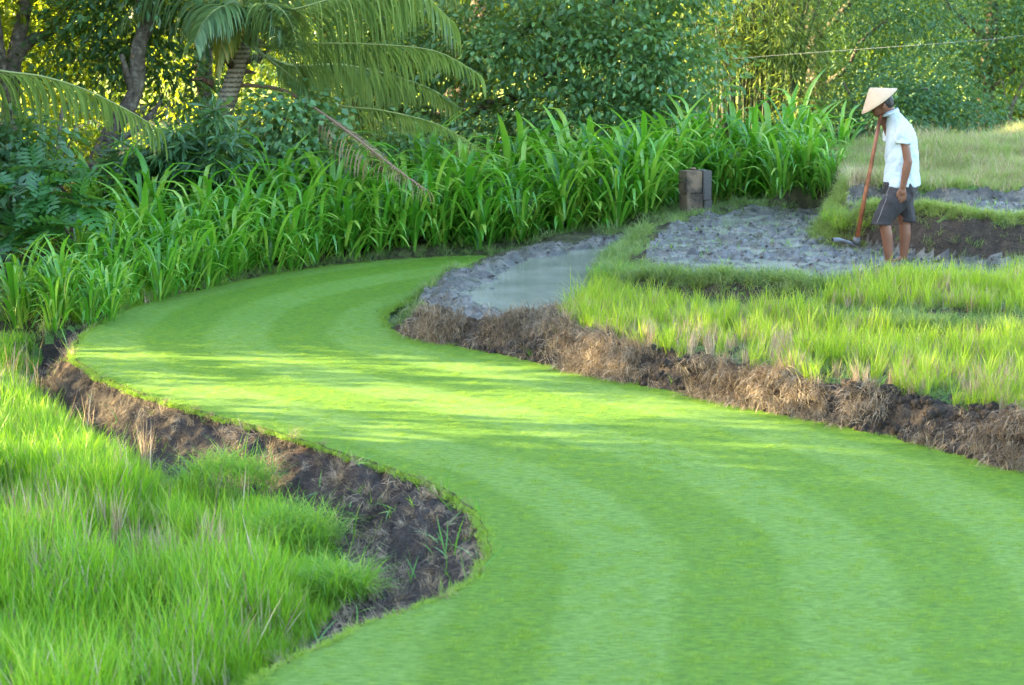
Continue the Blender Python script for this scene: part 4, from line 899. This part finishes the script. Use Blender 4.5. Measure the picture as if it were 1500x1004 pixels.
# ------------------------------------------------------------------ wire
V, F_ = tube(smooth_line([W(1000, 96, 30), W(1080, 86, 30), W(1250, 73, 29), W(1400, 62, 28), W(1500, 52, 27.4), W(1700, 20, 26.5), W(2000, -40, 25)], 6), .0024, 5)
mk_obj('overhead_wire', mk_mesh('overhead_wire', V, F_, flat('wire', (.2, .22, .24), .4, .5, .1)), label='thin pale wire strung across in front of the right-hand trees', category='wire')

# ------------------------------------------------------------------ straw clumps and mounds
def straw_clump(p, s, label, group, hh=(.12, .26)):
    V, Fc, at = blades(34, .028, hh[0], hh[1], .008, .22, .15, 2, int(rng.integers(1e6)))
    at['rnd'] = ('FACE', np.tile(rng.random(34), 2)); me = mk_mesh('straw_stubble', V, Fc, M['straw'], False, at)
    o = mk_obj('straw_stubble', me, label=label, category='straw clump', group=group, kind=None); o.location = (p[0], p[1], gz(p)); o.scale = (s,) * 3; o.rotation_euler = (rng.normal(0, .15), rng.normal(0, .15), rng.random() * 6)
for px, py in ((45, 800), (75, 820), (100, 720), (190, 715), (205, 830), (235, 845), (255, 835), (290, 820), (150, 770), (255, 850), (20, 770), (60, 880), (130, 850), (320, 850), (215, 690), (170, 800)):
    straw_clump(G(px, py, Z_L), rng.uniform(1.0, 1.3), 'dry pale straw stubble clump poking from the long grass of the left field', 'straw stubble in the left field', (.2, .36))
for k in range(46):
    px = rng.uniform(900, 1500); t = (px - 900) / 600; straw_clump(G(px, 500 + 92 * t + rng.uniform(-22, 14), .22), rng.uniform(.65, 1.15), 'dry straw stubble clump along the top of the earth bank', 'straw stubble along the earth bank')
for px, py in ((1290, 425), (1310, 428), (1345, 430), (1362, 425), (1398, 432), (1420, 428), (1470, 435), (1385, 440), (1490, 430), (1260, 430)):
    straw_clump(G(px, py, .38), rng.uniform(.9, 1.2), 'brown straw stubble clump among the rice below the farmer', 'straw stubble below the farmer')
def mound(px, py, z, r, h, label):
    c = G(px, py, z); c[2] = gz(c); o = empty('grass_mound', c, label, 'grass tussock'); n = 900
    th = rng.random(n) * 6.283; rr = np.sqrt(rng.random(n)); bl = []; V, Fc, at = blades(n, r * .75, .16, .34, .008, 1.0, 1.5, 4, int(px))
    rad = np.hypot(V[::9, 0], V[::9, 1]); V = V.reshape(n, 9, 3); V[:, :, 2] += (h * np.clip(1 - (rad / r) ** 2, 0, 1))[:, None]
    mk_obj('tussock_blades', mk_mesh('tussock_blades', V.reshape(-1, 3), Fc, M['grass'], False, at), o, kind='stuff')
mound(330, 735, Z_L, .42, .22, 'large round tussock of fine arching grass beside the soil slope')
mound(432, 800, Z_L, .36, .16, 'second grass tussock reaching over the dark soil')
mound(495, 875, Z_L, .25, .08, 'low grass tussock at the tip of the left field')
mound(120, 690, Z_L, .3, .1, 'shaggy low tussock near the left field edge')

def corner_grass(px, py, label, mat, n, r, hmx):
    c = ray_ground(px, py); o = empty('grass_clump', c, label, 'grass clump'); V, Fc, at = blades(n, r, .10, hmx, .010, .9, 1.0, 4, int(px))
    mk_obj('clump_blades', mk_mesh('clump_blades', V, Fc, M[mat], False, at), o, kind='stuff')
corner_grass(1236, 338, 'yellow green grass clump on the terrace corner behind the hoe shaft', 'rice', 200, .16, .27)
corner_grass(1222, 322, 'greener grass clump on the far side of the terrace corner', 'grass', 160, .14, .2)
corner_grass(1266, 340, 'small grass clump between the hoe and the farmer', 'rice', 70, .1, .18)
corner_grass(850, 450, 'tall loose rice tuft standing at the edge of the lower pool', 'rice', 110, .14, .5)
corner_grass(900, 400, 'short grass clump on the grassy corner between the two flooded plots', 'grass', 160, .25, .2)
# ------------------------------------------------------------------ farmer
FB = G(1308, 385, .40); KS = FB[1] / F_PX / 1.0
def q(px, py, dy=0.0): return np.array([(px - 1308) * KS, dy, (386 - py) * KS])
def capsule(a, b, ra, rb, sy=1.0, n=12):
    a = np.array(a, float); b = np.array(b, float); L = np.linalg.norm(b - a); d = (b - a) / max(L, 1e-6)
    ts, rs = [], []
    for k in range(5): th = math.pi / 2 * (1 - k / 5); ts.append(-ra * math.sin(th)); rs.append(max(ra * math.cos(th), 1e-4))
    for k in range(4): f = k / 3; ts.append(L * f); rs.append(ra + (rb - ra) * f)
    for k in range(1, 6): th = math.pi / 2 * k / 5; ts.append(L + rb * math.sin(th)); rs.append(max(rb * math.cos(th), 1e-4))
    ref = np.array([0, 1., 0]) if abs(d[1]) < .9 else np.array([1., 0, 0]); u_ = nrm(np.cross(d, ref)); v_ = np.cross(u_, d); v_ = v_ * (1 if v_[1] > 0 else -1)
    th = np.arange(n) / n * 2 * np.pi; V = np.concatenate([a + d * t + r * (np.cos(th)[:, None] * u_ + np.sin(th)[:, None] * v_ * sy) for t, r in zip(ts, rs)])
    m = len(ts); F_ = [[i * n + j, i * n + (j + 1) % n, (i + 1) * n + (j + 1) % n, (i + 1) * n + j] for i in range(m - 1) for j in range(n)]
    return V, F_, n
def ellipsoid(c, r, rot=0.0, n=16, m=10):
    V = []
    for i in range(m + 1):
        ph = math.pi * (i / m) ; ph = min(max(ph, .02), math.pi - .02)
        for j in range(n):
            th = j / n * 6.28318; p = np.array([r[0] * math.sin(ph) * math.cos(th), r[1] * math.sin(ph) * math.sin(th), r[2] * math.cos(ph)])
            V.append((p[0] * math.cos(rot) + p[2] * math.sin(rot), p[1], -p[0] * math.sin(rot) + p[2] * math.cos(rot)))
    F_ = [[i * n + j, i * n + (j + 1) % n, (i + 1) * n + (j + 1) % n, (i + 1) * n + j] for i in range(m) for j in range(n)]
    return np.array(V) + c, F_, n
def loft(sections, n=20):
    V = []
    for c, a, b in sections:
        th = np.arange(n) / n * 6.28318; V.append(np.array(c) + np.stack([a * np.cos(th), b * np.sin(th), 0 * th], 1))
    m = len(sections); F_ = [[i * n + j, i * n + (j + 1) % n, (i + 1) * n + (j + 1) % n, (i + 1) * n + j] for i in range(m - 1) for j in range(n)]
    return np.concatenate(V), F_, n
def fuse(name, pieces, voxel, mat, smooth_it=4, disp=0.0, dscale=9, seed=3):
    V = []; F_ = []; c = 0
    for v, f, n in pieces:
        V.append(v); F_ += [[i + c for i in g] for g in f]; m = len(v); F_.append([c + i for i in range(n)][::-1]); F_.append([c + m - n + i for i in range(n)]); c += m
    me = bpy.data.meshes.new(name); me.from_pydata([tuple(p) for p in np.concatenate(V)], [], F_); me.update()
    import bmesh
    bm = bmesh.new(); bm.from_mesh(me); bmesh.ops.recalc_face_normals(bm, faces=bm.faces[:]); bm.to_mesh(me); bm.free()
    t = bpy.data.objects.new('tmp', me); COL.objects.link(t)
    md = t.modifiers.new('r', 'REMESH'); md.mode = 'VOXEL'; md.voxel_size = voxel
    md = t.modifiers.new('s', 'SMOOTH'); md.factor = .5; md.iterations = smooth_it
    dg = bpy.context.evaluated_depsgraph_get(); out = bpy.data.meshes.new_from_object(t.evaluated_get(dg)); out.name = name
    bpy.data.objects.remove(t); n = len(out.vertices); co = np.empty(n * 3, np.float32); out.vertices.foreach_get('co', co); co = co.reshape(-1, 3)
    if disp:
        nn = np.empty(n * 3, np.float32); out.vertices.foreach_get('normal', nn); nn = nn.reshape(-1, 3)
        w = fbm(co[:, 0] * 1.2 + co[:, 1] * .8 + .6 * co[:, 2], co[:, 2] * .8 - co[:, 0] * .5 + co[:, 1] * .6, dscale, seed, 3); co += nn * (w * disp)[:, None]; out.vertices.foreach_set('co', co.ravel())
    out.polygons.foreach_set('use_smooth', np.ones(len(out.polygons), bool)); out.materials.clear(); out.materials.append(mat); out.update(); return out
M['skin'] = flat('skin', (.15, .062, .035), .5, .4, .2, 12)
M['shirt'] = flat('shirt', (.42, .48, .53), .8, .2, .14, 5, ((70, .003),))
M['shorts'] = flat('shorts', (.030, .027, .031), .8, .3, .3, 9, ((50, .004),))
M['hat'] = rough_mat('straw_hat', lambda nt: mixc(nt, noise(nt, 60, 3), (.34, .25, .165), (.46, .35, .24)), .8, .2, ((90, .004),))
M['hair'] = flat('hair', (.015, .012, .012), .6, .4, .2)
farmer = empty('person', (FB[0], FB[1], .40), 'farmer in conical straw hat, white shirt and dark shorts standing in mud with head bowed', 'person')
pc = []
def cap(a, b, ra, rb, sy=1.0): pc.append(capsule(a, b, ra, rb, sy))
# trunk and legs under the clothes
cap(q(1316, 275), q(1316, 215), .095, .105, 1.2); cap(q(1316, 215), q(1309, 185), .105, .075, 1.3)
for dy, kn, an in ((-.09, (1290, 322), (1300, 384)), (.09, (1326, 326), (1326, 382))):
    cap(q(1316, 280, dy), q(*kn, dy), .085, .060); k0 = q(*kn, dy); a0 = q(*an, dy)
    cap(k0, k0 + (a0 - k0) * .35 + np.array([.012, 0, 0]), .054, .056); cap(k0 + (a0 - k0) * .35 + np.array([.012, 0, 0]), a0, .056, .034)
    cap(a0, a0 + np.array([-.16, 0, -.06]), .036, .026)
# neck, head, face
cap(q(1304, 174), q(1292, 158), .052, .050)
hc = q(1285, 153.5); pc.append(ellipsoid(hc, (.092, .074, .105), -.55)); pc.append(ellipsoid(hc + [-.035, 0, -.055], (.060, .055, .055), -.55))
cap(hc + [-.088, 0, -.018], hc + [-.105, 0, -.045], .010, .014)            # nose
cap(hc + [-.075, -.012, -.072], hc + [-.075, .012, -.072], .012, .012)      # lips
cap(hc + [-.055, -.01, -.10], hc + [-.055, .01, -.10], .018, .018)          # chin
cap(hc + [-.082, -.03, .008], hc + [-.082, .03, .008], .012, .012)          # brow
for s in (-1, 1): cap(hc + [.005, s * .075, .0], hc + [-.005, s * .08, -.035], .014, .010)
# arms
def hand(w, d, side, curl, holding=False):
    d = nrm(np.array(d, float)); cap(w, w + d * .045, .028, .036, .6); k = w + d * .075
    for i, L in enumerate((.068, .078, .072, .056)):
        o = side * (i - 1.5) * .020; b = k + o; e1 = b + d * L * .5; e2 = e1 + nrm(d + curl) * L * .35; e3 = e2 + nrm(d * .3 + curl * 1.4) * L * .28
        cap(w + d * .03 + o * .6, b, .012, .0105); cap(b, e1, .0105, .0095); cap(e1, e2, .0095, .009); cap(e2, e3, .009, .008)
    t0 = w + d * .02 - side * .024; t1 = t0 - side * .022 + d * .035; cap(t0, t1, .014, .012); cap(t1, t1 + d * .035 + curl * .01, .012, .0095)
sh = q(1310, 184, -.175); el = q(1319, 235, -.215); wr = q(1313, 272, -.205)
cap(sh, el, .040, .040); cap(el, el + (wr - el) * .3, .041, .042); cap(el + (wr - el) * .3, wr, .042, .027)
hand(wr, (-.03, .02, -1), np.array([1., 0, 0]), np.array([-.22, .2, 0]))
sh = q(1305, 186, .165); el = q(1311, 221, .20); wr = q(1291, 184, .07)
cap(sh, el, .038, .038); cap(el, wr, .038, .026); hand(wr, (-.15, -.35, .9), np.array([0, 0, 1.]) * .3 + np.array([.7, .3, 0]), np.array([-.5, -.8, 0]))
mk_obj('body', fuse('body', pc, .0065, M['skin'], 3), farmer)
sec = [(q(1317, 273), .176, .19), (q(1317, 262), .172, .192), (q(1317, 240), .156, .19), (q(1315, 215), .146, .195), (q(1313, 196), .138, .2), (q(1310, 183), .120, .198), (q(1306, 174), .085, .15), (q(1302, 168), .066, .09), (q(1299, 164), .058, .066)]
sp_ = [loft(sec)]
for sy, dx in ((-1, 0), (1, -7)): sp_.append(loft([(q(1309 + dx * .4, 178, sy * .14), .055, .055), (q(1310 + dx * .6, 185, sy * .165), .070, .064), (q(1311 + dx, 197, sy * .18), .068, .066), (q(1312 + dx, 209.5, sy * .192), .074, .070)]))
for k in range(3):
    pass
mk_obj('shirt', fuse('shirt', sp_, .009, M['shirt'], 2, .018, 10), farmer)
# collar
cp_ = []
th = np.linspace(0, 2 * np.pi, 25)[:-1]; c0 = q(1298, 163); r_in = (.066, .066); Vn = []
for lev, (dz, rr) in enumerate(((.004, .90), (.006, .98), (-.035, 1.28), (-.033, 1.2))):
    Vn.append(np.stack([c0[0] + rr * r_in[0] * np.cos(th), rr * r_in[1] * np.sin(th), c0[2] + dz + .35 * rr * r_in[0] * np.cos(th)], 1))
Vn = np.concatenate(Vn); Fn = [[l * 24 + j, l * 24 + (j + 1) % 24, ((l + 1) % 4) * 24 + (j + 1) % 24, ((l + 1) % 4) * 24 + j] for l in range(4) for j in range(24)]
mk_obj('collar', mk_mesh('collar', Vn, np.array(Fn), M['shirt'], True), farmer)
so = [loft([(q(1316, 266), .165, .175), (q(1316, 278), .165, .185), (q(1315, 286), .14, .18)])]
so.append(capsule(q(1310, 286, -.085), q(1291, 316, -.095), .128, .094, 1.0)); so.append(capsule(q(1321, 286, .085), q(1328, 316, .09), .115, .076, 1.0))
def cuff(c, r, dz, ang): 
    S = []
    for k, (h, rr) in enumerate(((.10, 1.0), (.0, 1.02), (-.045, 1.06))):
        S.append((np.array(c) + [h * ang, 0, h], r * rr, r * rr * 1.0))
    return loft(S)
so.append(cuff(q(1288, 322, -.095), .092, 0, .35)); so.append(cuff(q(1329, 320, .09), .074, 0, -.08))
shorts_me = fuse('shorts', so, .010, M['shorts'], 2, .022, 7, 9); so_o = mk_obj('shorts', shorts_me, farmer)
bvh = BVHTree.FromPolygons([v.co for v in shorts_me.vertices], [p.vertices for p in shorts_me.polygons])
pp = []
for k in range(14):
    f = k / 13; a = q(1296 - 18 * f, 273 + 52 * f, -1.0); h = bvh.ray_cast(Vector(a), Vector((0, 1, 0)))
    if h[0]: pp.append(np.array(h[0]) + [0, -.003, 0])
if len(pp) > 2:
    V, F_ = tube(np.array(pp), .0028, 5); mk_obj('piping', mk_mesh('piping', V, F_, flat('piping', (.22, .21, .21)), True), farmer, label='pale piping line on the shorts')
# hair
mk_obj('hair', fuse('hair', [ellipsoid(hc + [.022, 0, .022], (.088, .078, .096), -.55)], .008, M['hair'], 1, .006, 30), farmer)
# conical hat
h1 = q(1306, 131); h2 = q(1256, 168); ctr = (h1 + h2) / 2; ap = q(1266, 129.5); ax = nrm(ap - ctr); e1 = nrm(h1 - h2); e1 = nrm(e1 - ax * (e1 @ ax)); e2 = np.cross(ax, e1); rad = np.linalg.norm(h1 - h2) / 2; hgt = float((ap - ctr) @ ax)
Vh = []; n = 40; rows = [(0.02, 1.0), (.2, .80), (.4, .60), (.6, .40), (.8, .20), (.96, .03)]
for t_, r_ in [(-.0, 1.0)] + rows: 
    th = np.arange(n) / n * 6.28318; Vh.append(ctr + ax * hgt * t_ + rad * r_ * (np.cos(th)[:, None] * e1 + np.sin(th)[:, None] * e2))
for t_, r_ in [(.88, .06), (.55, .38), (.16, .74), (-.01, .97)]:
    th = np.arange(n) / n * 6.28318; Vh.append(ctr + ax * hgt * t_ + rad * r_ * (np.cos(th)[:, None] * e1 + np.sin(th)[:, None] * e2))
m = len(Vh); Fh = [[i * n + j, i * n + (j + 1) % n, ((i + 1) % m) * n + (j + 1) % n, ((i + 1) % m) * n + j] for i in range(m) for j in range(n)]
mk_obj('conical_hat', mk_mesh('conical_hat', np.concatenate(Vh), np.array(Fh), M['hat'], True), farmer, label='pale woven conical straw hat tilted forward')
# hoe
M['wood'] = rough_mat('hoe_wood', lambda nt: ramp(nt, noise(nt, 10, 4), [(.3, (.10, .03, .012)), (.55, (.24, .075, .03)), (.75, (.34, .13, .06))]), .45, .4, ())
M['wetiron'] = flat('muddy_iron', (.045, .045, .048), .45, .6, .4, 25, ((40, .006),))
hp = q(1253, 354); hoe = empty('hoe', (FB[0] + hp[0], FB[1] - .02, .40 + hp[2]), 'long handled hoe with reddish wooden shaft and muddy blade held upright under the farmer chin', 'hoe')
V, F_ = tube(np.array([q(1283, 169) - hp, q(1274, 225) - hp, q(1263, 290) - hp, q(1253, 354) - hp]), np.array([.017, .019, .021, .024]), 10); mk_obj('handle', mk_mesh('handle', V, F_, M['wood'], True), hoe)
V, F_ = tube(np.array([[.0, 0, .04], [.0, 0, -.04]]), np.array([.034, .038]), 10); mk_obj('socket', mk_mesh('socket', V, F_, M['wetiron'], True), hoe)
Vb = []; nb = 9
for k in range(nb):
    t_ = k / (nb - 1); cx = -.02 - .21 * t_; cz = -.035 + .055 * math.sin(t_ * 1.9) ; w = .055 + .05 * min(1, t_ * 2.5) - .02 * t_
    for sy in (-1, -.5, 0, .5, 1): Vb.append((cx, sy * w, cz + .012 * (1 - sy * sy) + .006 * math.sin(9 * t_ + sy * 4)))
    for sy in (1, .5, 0, -.5, -1): Vb.append((cx, sy * w, cz - .016 + .006 * math.cos(7 * t_ + 3 * sy)))
Fb = [[i * 10 + j, i * 10 + (j + 1) % 10, (i + 1) * 10 + (j + 1) % 10, (i + 1) * 10 + j] for i in range(nb - 1) for j in range(10)]
bl = mk_obj('blade', mk_mesh('blade', Vb, [np.array(Fb)], M['wetiron'], True), hoe)
dv, df, c = [], [], 0
for k in range(6):
    x0 = rng.uniform(-.2, .0); y0 = rng.uniform(-.06, .06); l = rng.uniform(.02, .07)
    V, F_ = tube(np.array([[x0, y0, -.02], [x0 + .008, y0, -.02 - l * .5], [x0 - .004, y0, -.02 - l]]), np.array([.006, .004, .002]), 5); dv.append(V); df.append((F_, c)); c += len(V)
mk_obj('clinging_roots', mk_mesh('clinging_roots', np.vstack(dv), [np.vstack([f[0] + o_ for f, o_ in df]), np.vstack([f[1] + o_ for f, o_ in df])], M['mud']), bl, kind='stuff')
